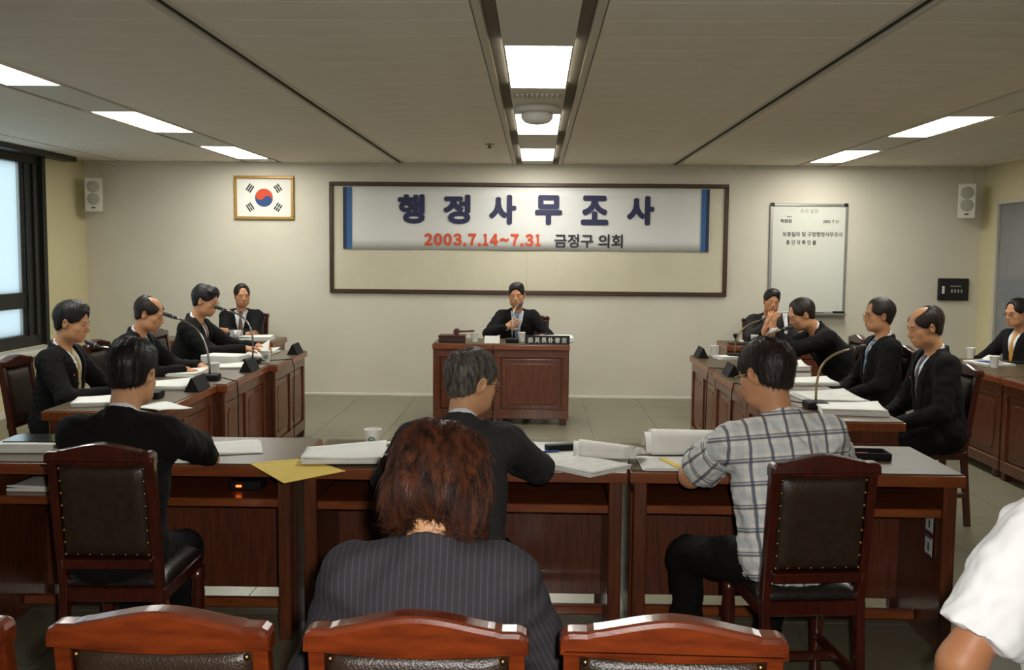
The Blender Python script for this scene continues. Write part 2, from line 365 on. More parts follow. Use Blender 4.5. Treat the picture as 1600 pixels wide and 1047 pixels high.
def ik(S, W, l1, l2, pole):
    d = W-S; L = min(np.linalg.norm(d), (l1+l2)*.995); d = unit(d); W = S+d*L
    a = (l1*l1-l2*l2+L*L)/(2*L); hgt = math.sqrt(max(l1*l1-a*a, 1e-6))
    p = np.asarray(pole, float); p = unit(p-d*(p@d))
    return S+d*a+p*hgt, W
def hand(W, d, n, side, curl=.5, thumb=.5, spread=.012, s=1.):
    """palm, four unequal fingers and a thumb; d along the palm, n out of the palm's inner face"""
    d = unit(d); n = unit(n-d*(n@d)); ac = np.cross(d, n)*side   # towards the thumb
    pr = []
    kn = [W+s*(d*(.086-.004*abs(i-1))+ac*(.030-.0200*i)) for i in range(4)]
    for i in range(4): pr.append(cone(W+s*ac*(.014-.009*i), kn[i], .016*s, .0115*s, .012))
    pr.append(cone(W-d*.03, W+d*.02, .026*s, .024*s, .02))
    for i, L in enumerate((.068, .078, .072, .056)):
        p = kn[i]; ang = curl*.9; dd = unit(d+ac*(1.5-i)*spread*6)
        for j, fr in enumerate((.45, .32, .23)):
            v = dd*math.cos(ang)+n*math.sin(ang); q = p+s*L*fr*v
            pr.append(cone(p, q, (.0090-.0008*j)*s, (.0083-.0008*j)*s, .003)); p = q; ang += curl*.95
    p = W+s*(d*.022+ac*.022); v = unit(d*.62+ac*.75+n*.25)
    for j, L in enumerate((.042, .032, .026)):
        q = p+s*L*v; pr.append(cone(p, q, (.0135-.002*j)*s, (.0115-.002*j)*s, .006)); p = q
        v = unit(v+(-ac*.35+n*.35)*thumb+d*.25)
    return pr
def head_prims(F, s=1., jaw=1.):
    E = lambda c, r, k=.02, op='u', R=None: ell(F, np.array(c)*s, np.array(r)*s, k*s, op, R)
    Cn = lambda a, b, ra, rb, k=.01, op='u': cone(F.w(np.array(a)*s), F.w(np.array(b)*s), ra*s, rb*s, k*s, op)
    pr = [E((0,-.012,.035), (.077,.096,.083)), E((0,.020,-.028), (.066*jaw,.070,.085), .03), E((0,.034,-.078), (.050*jaw,.050,.036), .03),
          E((0,.066,-.097), (.020,.018,.017), .02), Cn((-.036,.076,.021), (.036,.076,.021), .0135, .0135, .02)]
    for sg in (-1, 1):
        pr += [E((sg*.043,.055,-.024), (.026,.024,.024), .02), E((sg*.032,.099,.004), (.018,.013,.0115), .010, 's'),
               E((sg*.0315,.0765,.003), (.0165,.012,.0095), .006), E((sg*.045,.030,-.07), (.024,.035,.03), .03)]
    pr += [Cn((0,.084,.010), (0,.1045,-.027), .0075, .0120, .012), E((-.0125,.098,-.034), (.0085,.011,.008), .006), E((.0125,.098,-.034), (.0085,.011,.008), .006),
           E((0,.079,-.060), (.028,.018,.020), .015), Cn((-.016,.091,-.0575), (.016,.091,-.0575), .006, .006, .006), Cn((-.015,.089,-.068), (.015,.089,-.068), .0068, .0068, .006),
           E((0,.100,-.0625), (.022,.006,.0022), .004, 's')]
    for sg in (-1, 1):
        R = ry(sg*.22)@rz(-sg*.42)@rx(-.15)
        pr += [E((sg*.079,-.012,-.006), (.0075,.021,.033), .008, 'u', R), E((sg*.0865,-.009,-.003), (.006,.011,.019), .005, 's', R)]
    return pr
def hair_prims(F, s=1., style='short', t=.015):
    E = lambda c, r, k=.012, op='u', R=None: ell(F, np.array(c)*s, np.array(r)*s, k*s, op, R)
    pl = lambda c, n, k=.012: plane(F, np.array(c)*s, n, k*s)
    if style == 'bob':
        pr = [E((0,-.022,.020), (.100,.116,.088)), E((0,-.045,-.045), (.103,.092,.088), .04), E((.055,-.03,-.085), (.055,.075,.062), .04), E((-.05,-.05,-.075), (.052,.06,.055), .04), E((-.03,.025,.058), (.07,.07,.05), .03), E((.065,.04,-.03), (.045,.05,.07), .03),
              E((0,.12,-.06), (.066,.10,.12), .02, 's'), E((0,-.06,-.165), (.055,.075,.045), .025, 's')]
        return pr
    pr = [E((0,-.014,.038), (.0775+t*.55,.097+t,.084+t)), E((0,-.040,-.038), (.0635,.051,.052), .035)]
    if style == 'short': pr += [E((.018,.026,.092), (.050,.044,.020+t), .03), E((-.02,.0,.100), (.055,.07,.025+t*.6), .03)]
    if style == 'swept': pr += [E((.02,.052,.090), (.058,.045,.032), .02), E((-.045,.035,.076), (.030,.05,.036), .02), E((-.01,-.01,.102), (.062,.08,.028), .03)]
    fr = {'short': .018, 'swept': .004, 'receding': .026, 'balding': .03, 'thin': .01}.get(style, .0)
    pr += [E((0,.140,-.034+fr), (.080,.105,.112), .012, 's'), E((0,.108,-.045+fr*.5), (.094,.088,.085), .012, 's')]
    pr += [E((-.092,.0,-.022), (.03,.026,.038), .008, 's'), E((.092,.0,-.022), (.03,.026,.038), .008, 's')]
    pr += [pl((0,-.02,-.034), (0,.55,-.83)), pl((0,-.09,-.078), (0,-.1,-1))]
    if style == 'balding': pr += [E((0,.060,.128), (.062,.105,.060), .035, 's')]
    if style == 'receding': pr += [E((0,.130,.085), (.085,.075,.06), .02, 's')]
    if style == 'thin': pr += [E((-.006,-.070,.128), (.034,.040,.034), .02, 's')]
    return pr
def small(name, mat, parent, F, c, r, R=None, seg=12):
    """a smooth little ellipsoid (eye, mouth, badge, button)"""
    me = ball_mesh(seg); o = bpy.data.objects.new(name, me.copy()); o.data.materials.clear(); o.data.materials.append(mat)
    COL.objects.link(o); M = F.R if R is None else F.R@R
    v = np.empty(len(me.vertices)*3, np.float32); me.vertices.foreach_get('co', v); v = v.reshape(-1, 3)
    v = (v*np.asarray(r))@M.T+F.w(c); o.data.vertices.foreach_set('co', v.astype(np.float32).ravel()); o.data.update()
    o.parent = parent; return o
def person(label, loc, heading, lean=.1, twist=0., side=0., slump=1.25, head=(0,0,0), neck=.0, arms=(None, None), scale=1., h=.006, hj=.0085,
           hair='short', hair_mat=None, hair_t=.015, outfit='suit', cloth=None, trousers=None, shirt=None, tie=None, glasses=None, badge=False, skin=None,
           fingers=(.5,.5), seed=0, knees=(.09,.09), feet=None, strands=0, jaw=1., hips=.55, collar_drop=0., shx=0., feet_back=0., brow=None, collar=True):
    root = bpy.data.objects.new('person', None); COL.objects.link(root); root.location = loc; root.rotation_euler = (0, 0, heading)
    root.scale = (scale,)*3; root.empty_display_size = .1
    root['label'] = label; root['category'] = 'person'
    I = np.eye(3); HC = V3(0,0,hips)
    Rp = rz(twist*.3)@ry(side*.5)@rx(-lean*.55); Rc = rz(twist)@ry(side)@rx(-lean*slump)
    Fp = Frame(HC, Rp); Fc = Frame(Fp.w((0,0,.20)), Rc)
    Nb = Fc.w((0,-.012,.325))
    Rh = rz(head[0])@rx(-head[1])@ry(head[2])
    nd = unit(Rc@V3(0,.18,1)+V3(0,neck,0)+Rh@V3(0,0,.5))
    sk = Nb+nd*.075; Fh = Frame(sk+Rh@V3(0,.022,.072), Rh)
    # limbs
    pts = {}
    for i, sg in enumerate((-1, 1)):
        S = Fc.w((sg*(.172+shx),-.012,.232)); a = arms[i] or dict(w=(sg*.2,.42,.76))
        el, W = ik(S, V3(*a['w']), .285, .262, V3(*a.get('pole', (sg*.8,-.3,-.8))))
        fd = V3(*a.get('d', tuple(W-el)))
        kx = knees[i]*sg; K = V3(kx*1.25,.42,hips-.10); A = V3(kx*1.15, .42-feet_back+.04, .09)
        pts[sg] = (S, el, W, fd, V3(*a.get('n', (0,0,-1))), V3(sg*.085,0,hips-.005), K, A)
    short = outfit == 'short_shirt'
    # body: one continuous skin surface
    pr = head_prims(Fh, 1., jaw)
    pr += [cone(Nb+Rc@V3(0,-.005,-.04), sk+Rh@V3(0,.0,.02), .056, .053, .03), ell(Fc, (0,0,.14), (.125,.07,.17), .03), ell(Fp, (0,0,.08), (.12,.08,.2), .05),
           cone(Fc.w((-.14,-.01,.22)), Fc.w((.14,-.01,.22)), .035, .035, .03)]
    for sg in (-1, 1):
        S, el, W, fd, hn, Hj, K, A = pts[sg]
        pr += [cone(S, el, .045 if short else .035, .042 if short else .032, .02), cone(el, W, .043 if short else .03, .028, .02), cone(Hj, K, .06, .045, .03), cone(K, A, .042, .032, .03)]
        pr += hand(W, fd, hn, -sg, fingers[0 if sg < 0 else 1])
    v, q = net(pr, h)
    mesh_np('body', v, q, skin or M['skin'], root)
    # hair
    if hair:
        v, q = net(hair_prims(Fh, 1., hair, hair_t), h*.75 if strands == 0 else .0045)
        hm = hair_mat or M['hair_black']
        amp = .003 if hair == 'bob' else .0010
        L = Fh.l(v); az = np.arctan2(L[:,0], -L[:,1]+.01)
        rg = np.random.RandomState(seed); dsp = np.zeros(len(v))
        for i in range(6): dsp += np.sin(az*rg.uniform(9, 34)+L[:,2]*rg.uniform(-30, 30)+rg.uniform(0, 6))
        v = v+vnorm(v, q)*(dsp*amp/2.4)[:, None]
        ho = mesh_np('hair', v, q, hm, root)
        if strands: hair_strands(ho, v, vnorm(v, q), Fh, strands, hair, hm, seed)
    # eyes, brows, mouth
    for sg in (-1, 1):
        e = small('eye', M['eye_white'], root, Fh, (sg*.0315,.0845,.003), (.0118,.006,.0042), rz(-sg*.22))
        small('iris', M['eye_dark'], e, Fh, (sg*.0312,.0885,.003), (.0048,.0030,.0044), rz(-sg*.22))
        small('eyebrow', brow or M['hair_black'], root, Fh, (sg*.033,.0865,.0235), (.0175,.006,.0038), rz(-sg*.32)@ry(-sg*.10))
    small('lips', M['lips'], root, Fh, (0,.0915,-.0632), (.020,.0075,.0075))
    if glasses: spectacles(root, Fh, glasses)
    # clothes
    cm = cloth or M['suit_black']; ka = .035
    base = [ell(Fp, (0,-.012,.02), (.188,.142,.15), .05), ell(Fp, (0,-.002,.17), (.168,.122,.17), .08), ell(Fc, (0,.0,.10), (.182,.124,.19), .08), ell(Fc, (0,-.008,.19), (.178,.108,.10), .05),
            cone(Fc.w((-.150-shx,-.014,.232)), Fc.w((.150+shx,-.014,.232)), .066, .066, .05)]
    for sg in (-1, 1): base.append(cone(Fc.w((sg*.045,-.026,.280)), Fc.w((sg*.15,-.014,.246)), .043, .052, .04))
    bc, brad = Fc.w((0,0,.1)), .48
    def vee(P, grow=0.):           # the opening between the lapels, negative inside
        L = Fc.l(P); x, y, z = L[...,0], L[...,1], L[...,2]
        w = np.clip((z+.02)/.32, -1, 1.2)*.072+grow
        return np.maximum((np.abs(x)-w)*.95, -(y-.0))
    if outfit == 'suit':
        jp = list(base)+[cone(Fc.w((0,-.024,.27)), Fc.w((0,-.030,.40)), .076, .066, .03), plane(Fc, (0,-.09,.338-collar_drop), (0,.42,1.), .004)]
        # plane must only trim the collar, so fold it into one piece
        body_j = jp[:-2]
        colp = [jp[-2], jp[-1]]
        colf = lambda P: comb([jp[-2]], P)
        pj = list(body_j)+[custom(lambda P: np.maximum(jp[-2][2](P), jp[-1][2](P)), jp[-2][3], jp[-2][4], .02)]
        pj.append(custom(lambda P: np.maximum(np.maximum(comb(base, P)-.0075, vee(P, .058)), -(Fc.l(P)[...,2]+.015)), bc, brad, .003))
        pj.append(custom(lambda P: vee(P), bc, 9., .003, 's'))
        for sg in (-1, 1):
            S, el, W, fd, hn, Hj, K, A = pts[sg]; cuff = W-unit(W-el)*.015
            pj[0:0] = []
            pj.insert(len(body_j), cone(S, el, .072, .058, ka)); pj.insert(len(body_j)+1, cone(el, cuff, .057, .043, .03))
        v, q = net(pj, hj)
        n = vnorm(v, q); v = v+n*wob(v, .0035, 26, seed+3)[:, None]
        jk = mesh_np('jacket', v, q, cm, root); cloth_coords(jk, v, Fc, pts)
        for sg in (-1, 1):       # shirt cuffs
            S, el, W, fd, hn, Hj, K, A = pts[sg]; a = unit(W-el)
            tube_obj('shirt_cuff', [W-a*.035, W+a*.004], [.0385, .0365], shirt or M['shirt_white'], root, 14)
        sh = [custom(lambda P: np.maximum(comb(base, P)+.010, np.maximum(vee(P, .02), -(Fc.l(P)[...,2]+.06))), bc, brad),
              custom(lambda P: np.maximum(cone(Fc.w((0,-.02,.26)), Nb+nd*.1, .064, .0595)[2](P), np.maximum((P-Fc.w((0,-.08,.362)))@unit(Rc@V3(0,.62,1.)), -(P-Fc.w((0,0,.20)))@Rc[:,2])), Nb, .16, .004)]
        if not collar: sh.pop()
        v, q = net(sh, .006 if h > .0055 else .005); mesh_np('shirt', v, q, shirt or M['shirt_white'], root)
        if tie:
            tb = [custom(lambda P: comb(base, P)+.004, bc, brad), cone(Fc.w((0,-.02,.24)), Nb+nd*.06, .069, .064, .02)]
            def tf(P):
                L = Fc.l(P); x, y, z = L[...,0], L[...,1], L[...,2]
                w = np.where(z > .232, .012+np.clip((z-.232)/.04, 0, 1)*.011, .014+np.clip((.232-z)/.22, 0, 1)*.024)
                return np.maximum(np.maximum(comb(tb, P), np.abs(x)-w), np.maximum(-(y-.0), np.maximum(-(z+.06), z-.300)))
            v, q = net([custom(tf, bc, brad)], .005); mesh_np('tie', v, q, tie, root)
    else:
        for sg in (-1, 1):
            S, el, W, fd, hn, Hj, K, A = pts[sg]
            m = S+(el-S)*.78
            a = unit(m-S); base += [custom(lambda P, S=S, m=m, a=a: np.maximum(cone(S, m+a*.05, .073, .084)[2](P), (P-m)@a), (S+m)/2, .30, .03)]
        fl = lambda P: comb(base, P)
        pj = list(base)
        colr = custom(lambda P: np.maximum(cone(Fc.w((0,-.02,.26)), Nb+nd*.1, .070, .066)[2](P), np.maximum((P-Fc.w((0,-.09,.352)))@unit(Rc@V3(0,.45,1.)), -(P-Fc.w((0,0,.20)))@Rc[:,2])), Nb, .16, .012)
        pj.append(colr)
        for sg in (-1, 1):
            S, el, W, fd, hn, Hj, K, A = pts[sg]; a = unit(el-S); m = S+(el-S)*.80
            # open sleeve end: flat hem
            pj.append(custom(lambda P, m=m, a=a: np.maximum((P-m)@a, 0)*1.+np.where((P-m)@a > 0, -.0, -9.), m, 9., .002, 'i')) if False else None
        pj = [p for p in pj if p]
        v, q = net(pj, hj)
        n = vnorm(v, q); v = v+n*(wob(v, .0055, 20, seed+3)+wob(v, .0025, 46, seed+9))[:, None]
        jk = mesh_np('shirt', v, q, cm, root); cloth_coords(jk, v, Fc, pts)
    tp = [ell(Fp, (0,-.004,-.02), (.160,.115,.10), .04)]
    for sg in (-1, 1):
        S, el, W, fd, hn, Hj, K, A = pts[sg]
        tp += [cone(Hj, K, .092, .070, .04), cone(K, A+V3(0,0,.02), .068, .058, .03)]
    v, q = net(tp, .012); v = v+vnorm(v, q)*wob(v, .004, 22, seed+5)[:, None]
    mesh_np('trousers', v, q, trousers or M['suit_black'], root)
    for sg in (-1, 1):
        S, el, W, fd, hn, Hj, K, A = pts[sg]; g = V3(A[0], A[1], 0)
        v, q = net([cone(g+V3(0,-.05,.045), g+V3(0,.05,.045), .040, .044, .02), cone(g+V3(0,.05,.036), g+V3(sg*.01,.17,.032), .042, .034, .02), cone(g+V3(0,-.03,.05), g+V3(0,-.01,.10), .042, .045, .02), plane(Frame(V3(0,0,.004), I), (0,0,0), (0,0,-1), .002)], .01)
        mesh_np('shoe', v, q, M['shoe'], root)
    if badge: 
        z = .16; Pq = Fc.w((.085,.0,z)); d = Rc[:,1]
        for _ in range(60):
            if comb(base, Pq[None])[0] > .009: break
            Pq = Pq+d*.004
        small('lapel_badge', M['badge'], root, Frame(Pq, Rc), (0,0,0), (.007,.004,.007))
    root['_head'] = [float(x) for x in (rz(heading)@(Fh.o*scale)+np.array(loc))]
    return root
def cloth_coords(o, v, Fc, pts):
    """cloth-space coordinates (round the body, down the body) for woven stripes and checks"""
    L = Fc.l(v); uv = np.zeros((len(v), 3)); uv[:,0] = L[:,0]+np.where(L[:,1] > 0, .02, 0); uv[:,1] = L[:,2]
    for sg in (-1, 1):
        S, el, W = pts[sg][:3]; a = unit(el-S); q = v-S; t = q@a; r = q-t[:,None]*a; rd = np.linalg.norm(r, axis=1)
        m = (t > .055) & (rd < .098) & (np.abs(L[:,0]) > .150)
        e1 = unit(np.cross(a, V3(0,1,.2))); e2 = np.cross(a, e1)
        th = np.arctan2(r@e2, r@e1)*.075
        uv[m,0] = th[m]; uv[m,1] = -t[m]
    at = o.data.attributes.new('weave', 'FLOAT_VECTOR', 'POINT'); at.data.foreach_set('vector', uv.astype(np.float32).ravel())
def hair_strands(ho, v, n, Fh, cnt, style, mat, seed):
    r = np.random.RandomState(seed+11); L = Fh.l(v)
    idx = r.choice(len(v), cnt); P = v[idx]+r.normal(size=(cnt, 3))*.0015; N = n[idx]; Lp = L[idx]
    wh = np.array([.012, -.06, .12]); ns = 7; ln = (.055 if style == 'bob' else .016)*r.uniform(.6, 1.3, cnt)
    d0 = Lp-wh; d0[:,2] -= .05
    D = d0@Fh.R.T; D -= N*(D*N).sum(1)[:,None]; D /= np.linalg.norm(D, axis=1)[:,None]+1e-9
    D = D+r.normal(size=D.shape)*(.10 if style == 'bob' else .22)
    pts = np.zeros((cnt, ns, 3)); p = P-N*.002
    for k in range(ns):
        pts[:,k] = p; p = p+D*(ln/ns)[:,None]+N*(.0007 if k < 2 else -.0010 if style == 'bob' else .0003)
        D = D-N*.09+np.array([0,0,-.03])*1. if style == 'bob' else D
    hc = bpy.data.hair_curves.new('strands'); hc.add_curves([ns]*cnt)
    hc.attributes['position'].data.foreach_set('vector', pts.astype(np.float32).ravel())
    ra = hc.attributes.new('radius', 'FLOAT', 'POINT'); rr = np.tile(np.linspace(.00055, .0002, ns), cnt)*(1.25 if style == 'bob' else .8)
    ra.data.foreach_set('value', rr.astype(np.float32)); hc.materials.append(mat)
    o = bpy.data.objects.new('strands', hc); COL.objects.link(o); o.parent = ho; o['kind'] = 'stuff'
def spectacles(root, F, mat):
    g = None
    rims = []
    for sg in (-1, 1):
        pts = [F.w((sg*.034+.024*math.cos(a), .103-.006*abs(math.cos(a))*(1 if sg*math.cos(a) > 0 else 0), -.001+.0175*math.sin(a)*(1.05 if math.sin(a) < 0 else .9))) for a in np.linspace(0, 2*math.pi, 25)]
        rims.append((pts, .0013))
        rims.append(([F.w((sg*.058,.098,.004)), F.w((sg*.077,.07,.006)), F.w((sg*.082,.01,.004)), F.w((sg*.081,-.008,-.003))], .0014))
    rims.append(([F.w((-.010,.104,.004)), F.w((0,.108,.006)), F.w((.010,.104,.004))], .0013))
    g = tubes_obj('glasses', rims, mat, root, 6)
    for sg in (-1, 1):
        vs = [F.w((sg*.034+.0235*math.cos(a), .103+o, -.001+.017*math.sin(a))) for o in (-.0006, .0006) for a in np.linspace(0, 2*math.pi, 20, endpoint=False)]
        fs = [list(range(20))[::-1], list(range(20, 40))]+[[i, (i+1) % 20, 20+(i+1) % 20, 20+i] for i in range(20)]
        mesh_obj('lens', vs, fs, M['lens'], g)
# ---------------------------------------------------------------- the room
XL, XR, YF, YN, H = -4.92, 4.75, 10.85, -1.6, 2.53
def struct(o): o['kind'] = 'structure'; return o
floor = struct(MB().box((XL-.2, YN-.2, -.12), (XR+.2, YF+.2, -.006)).build('floor', M['floor_joint']))
tile_me = None; T = .603
for i in range(16):
    for j in range(16):
        x0, y0 = XL+.004+i*T, YF-(j+1)*T-.004
        if j > 15: continue
        if tile_me is None:
            o = MB().box((.0015, .0015, -.006), (T-.0015, T-.0015, 0), .001).build('tile', M['floor'], floor); tile_me = o.data
        else: o = bpy.data.objects.new('tile', tile_me); COL.objects.link(o); o.parent = floor
        o.location = (x0, y0, 0)
        o.rotation_euler = (0, 0, 0)
MB().box((XL, YN, -.006), (XR, YF-16*T-.006, 0)).build('floor_strip', M['floor'], floor)
struct(MB().box((XL-.2, YF, -.1), (XR+.2, YF+.15, H+.4)).build('wall_far', M['wall']))
struct(MB().box((XL-.2, YN-.15, -.1), (XR+.2, YN, H+.4)).build('wall_near', M['wall']))
WY0, WY1, WZ0, WZ1 = 3.2, 9.95, .62, 2.50
struct(MB().box((XL-.2, YN, -.1), (XL, YF, WZ0)).box((XL-.2, YN, WZ1), (XL, YF, H+.4)).box((XL-.2, YN, WZ0), (XL, WY0, WZ1)).box((XL-.2, WY1, WZ0), (XL, YF, WZ1)).build('wall_left', M['side_wall']))
DY0, DY1, DZ = 7.3, 10.52, 2.17
struct(MB().box((XR, YN, -.1), (XR+.15, DY0, H+.4)).box((XR, DY1, -.1), (XR+.15, YF, H+.4)).box((XR, DY0, DZ), (XR+.15, DY1, H+.4)).build('wall_right', M['side_wall']))
door = struct(MB().box((XR+.03, DY0, 0), (XR+.07, DY1, DZ-.03), .004).build('door_1', M['door_grey']))
for y0, y1, z0, z1 in ((DY0, DY1, DZ-.05, DZ), (DY1-.05, DY1, 0, DZ-.05), (DY0, DY0+.05, 0, DZ-.05), (8.88, 8.94, 0, DZ-.05)):
    MB().box((XR-.005, y0, z0), (XR+.03, y1, z1), .004).build('door_frame', M['trim_grey'], door)
MB().tube([(XR+.02, 9.05, .95), (XR-.05, 9.05, .95), (XR-.05, 9.05, 1.25), (XR+.02, 9.05, 1.25)], .012).build('door_handle', M['chrome'], door)
struct(MB().box((XL, YF-.012, 0), (XR, YF, .03), .003).build('baseboard_far', M['baseboard']))
struct(MB().box((XL, YN, 0), (XL+.012, YF, .07), .003).build('baseboard_left', M['baseboard']))
struct(MB().box((XR-.012, YN, 0), (XR, DY0, .07), .003).build('baseboard_right', M['baseboard']))
# window on the left wall
win = struct(MB().box((XL-.14, WY0, WZ0), (XL-.02, WY1, WZ0+.12), .004).box((XL-.14, WY0, WZ1-.10), (XL-.02, WY1, WZ1), .004).build('window_1', M['window_frame']))
MB().box((XL-.12, WY0, 1.0), (XL-.03, WY1, 1.15), .004).build('transom', M['window_frame'], win)
for y in (WY1-.38, 7.85, 6.1, 4.4, WY0):
    w = .38 if y == WY1-.38 else .12
    MB().box((XL-.13, y, WZ0+.12), (XL-.025, y+w, WZ1-.10), .004).build('mullion', M['window_frame'], win)
    if w > .2: MB().box((XL-.025, y+.02, WZ0+.10), (XL-.005, y+.06, WZ1-.1), .004).box((XL-.025, y+.16, WZ0+.10), (XL+.0, y+.22, WZ1-.1), .004).box((XL-.03, y+.30, WZ0), (XL+.02, y+.37, WZ1+.02), .004).build('jamb_strip', M['window_frame'], win)
for y0, y1 in ((7.97, WY1-.38), (6.22, 7.85), (4.52, 6.1), (WY0+.12, 4.4)):
    for z0, z1 in ((WZ0+.12, 1.0), (1.15, WZ1-.10)):
        MB().box((XL-.085, y0, z0), (XL-.078, y1, z1)).build('pane', M['frosted'], win)
        MB().box((XL-.075, y0, z0), (XL-.05, y0+.03, z1)).box((XL-.075, y1-.03, z0), (XL-.05, y1, z1)).build('sash', M['alu'], win)
MB().box((XL-.02, WY0-.1, WZ0-.06), (XL+.20, WY1+.02, WZ0-.005), .012, seg=2).build('sill', M['sill'], win)
MB().box((XL-.02, WY0-.1, WZ1-.02), (XL+.14, WY1+.42, H), .004).build('blind_box', M['window_frame'], win)
# ceiling: planks between open slots, a slab above
ceiling = struct(MB().box((XL-.2, YN-.2, H+.03), (XR+.2, YF+.2, H+.12)).build('ceiling', M['ceiling_gap']))
FP = 2.27; FY = [9.235-k*FP+0. for k in range(3)]     # near ends of the light fittings
PW = .302; Y0 = 3.30
bands = [(XL, -4.515), (-4.485, -3.155), (-2.745, -1.487), (-1.443, -.268), (.268, 1.443), (1.487, 2.745), (3.155, 4.485), (4.515, XR)]
for x0, x1 in bands:
    me = None
    for k in range(25):
        y = Y0+k*PW
        if me is None: o = MB().box((x0, .0008, H), (x1, PW-.0008, H+.02), .0012).build('plank', M['ceiling'], ceiling); me = o.data
        else: o = bpy.data.objects.new('plank', me); COL.objects.link(o); o.parent = ceiling
        o.location = (0, y, 0)
    MB().box((x0, YN, H), (x1, Y0, H+.02)).build('ceiling_board', M['ceiling'], ceiling)
for x in (-2.95, 0, 2.95):
    hw = .165
    for s in (-1, 1):
        if x == 0:
            MB().box((-.262 if s < 0 else .226, YN, H-.004), (-.226 if s < 0 else .262, YF, H+.02), .002).build('slot_trim', M['trim_grey'], ceiling)
        else:
            MB().box((x+s*.202-.004, YN, H-.002), (x+s*.202+.004, YF, H+.02), .001).build('slot_trim', M['trim_grey'], ceiling)
    e = [YN]+sum([[y, y+1.185] for y in sorted(FY)], [])+[YF]
    for a, b in zip(e[0::2], e[1::2]):
        MB().box((x-hw, a+.004, H), (x+hw, b-.004, H+.018), .002).build('infill_board', M['infill'], ceiling)
for s in (-1, 1):
    for a in (1.430, 1.500): MB().box((s*a-.014, YN, H-.003), (s*a+.014, YF, H+.02), .002).build('slot_trim', M['trim_grey'], ceiling)
for s in (-1, 1): MB().box((min(s*1.443, s*1.487), YN, H+.010), (max(s*1.443, s*1.487), YF, H+.02)).build('slot_shade_strip', M['slot_shade'], ceiling)  # solid dark strip laid in each slot to paint its shade
struct(MB().box((XL, YF-.02, H-.03), (XR, YF, H), .003).build('trim_1', M['wall']))
places = {-2.95: 'row on the window side', 0: 'middle row over the aisle', 2.95: 'row on the door side'}
order = ['nearest the flag wall', 'second from the flag wall', 'third from the flag wall', 'fourth from the flag wall', 'fifth from the flag wall']
proto = None
for x in (-2.95, 0, 2.95):
    for k, y in enumerate(FY):
        lab = 'lit fluorescent ceiling panel, %s, %s' % (order[k], places[x])
        if proto is None:
            proto = empty('ceiling_light', (x, y, H), 0, lab, 'light', 'fluorescent ceiling panels')
            MB().box((-.165, 0, -.002), (-.155, 1.185, .02)).box((.155, 0, -.002), (.165, 1.185, .02)).box((-.155, 0, -.002), (.155, .008, .02)).box((-.155, 1.177, -.002), (.155, 1.185, .02)).build('light_frame', M['light_white'], proto)
            MB().box((-.155, .008, .001), (.155, 1.177, .012)).build('diffuser', M['diffuser'], proto)
        else: dup(proto, (x, y, H), 0, lab)
# louvre and fire detector in the middle strip, sprinkler
v = empty('air_vent', (0, 6.06, H), 0, 'slatted metal air vent behind the round detector in the middle ceiling strip', 'vent')
MB().box((-.15, 0, -.004), (.15, .015, .0)).box((-.15, .165, -.004), (.15, .18, .0)).box((-.15, .015, -.004), (-.135, .165, 0)).box((.135, .015, -.004), (.15, .165, 0)).build('vent_frame', M['trim_grey'], v)
for k in range(9): MB().box((-.132+k*.03, .016, -.012), (-.118+k*.03, .164, -.001), R=Matrix.Rotation(.5, 3, 'Y')).build('slat', M['infill'], v)
d = empty('fire_detector', (-.005, 6.62, H), 0, 'round white fire detector dome under the middle ceiling strip', 'detector')
MB().lathe([(.14, 0), (.148, -.012), (.146, -.03), (.125, -.038), (.10, -.04)], seg=32).build('mounting_ring', M['light_white'], d)
MB().lathe([(.085, -.038), (.105, -.05), (.105, -.075), (.085, -.10), (.05, -.112), (.01, -.115)], seg=32).build('dome', M['light_white'], d)
for k in range(8):
    a = k*PI/4; MB().box((.09*math.cos(a)-.006, .09*math.sin(a)-.006, -.056), (.09*math.cos(a)+.006, .09*math.sin(a)+.006, -.036)).build('rib', M['trim_grey'], d)
s = empty('sprinkler', (-.42, 8.87, H), 0, 'small sprinkler head in the ceiling between the middle lights and the dark slot', 'sprinkler')
MB().lathe([(.045, 0), (.043, -.006), (.02, -.012), (.012, -.03), (.01, -.034)], seg=16).build('rosette', M['chrome'], s)
MB().lathe([(.022, -.034), (.022, -.037), (.004, -.04)], seg=12).build('deflector', M['brass'], s)
# ---------------------------------------------------------------- things on the far wall
Y = YF
wb = empty('wall_board', (0, Y, 0), 0, 'long pale notice board in a dark wooden frame behind the chairman', 'board')
bx0, bx1, bz0, bz1 = -2.245, 2.055, 1.128, 2.328
for lo, hi in (((bx0, -.035, bz0), (bx1, 0, bz0+.042)), ((bx0, -.035, bz1-.042), (bx1, 0, bz1)), ((bx0, -.035, bz0+.042), (bx0+.042, 0, bz1-.042)), ((bx1-.042, -.035, bz0+.042), (bx1, 0, bz1-.042))):
    MB().box(lo, hi, .006).build('frame', M['board_frame'], wb)
MB().box((bx0+.042, -.012, bz0+.042), (-.107, -.001, bz1-.042), .002).build('panel', M['board_panel'], wb)
MB().box((-.102, -.012, bz0+.042), (bx1-.042, -.001, bz1-.042), .002).build('panel', M['board_panel'], wb)
bn = empty('banner', (0, Y-.014, 0), 0, 'white cloth banner with large dark Korean lettering and a red date', 'banner')
MB().sheet(lambda u, v: (-2.095+u*3.945, -.006-.002*math.sin(u*17)*(1-v)-.0012*math.sin(u*41+1), 1.605+v*.672), 60, 6, .003).build('cloth', M['banner'], bn)
for x0, x1, m in ((-2.095, -2.055, 'banner_navy'), (-2.055, -2.0, 'banner_blue'), (1.765, 1.815, 'banner_blue'), (1.815, 1.85, 'banner_navy')):
    MB().box((x0, -.016, 1.607), (x1, -.013, 2.275)).build('stripe', M[m], bn)
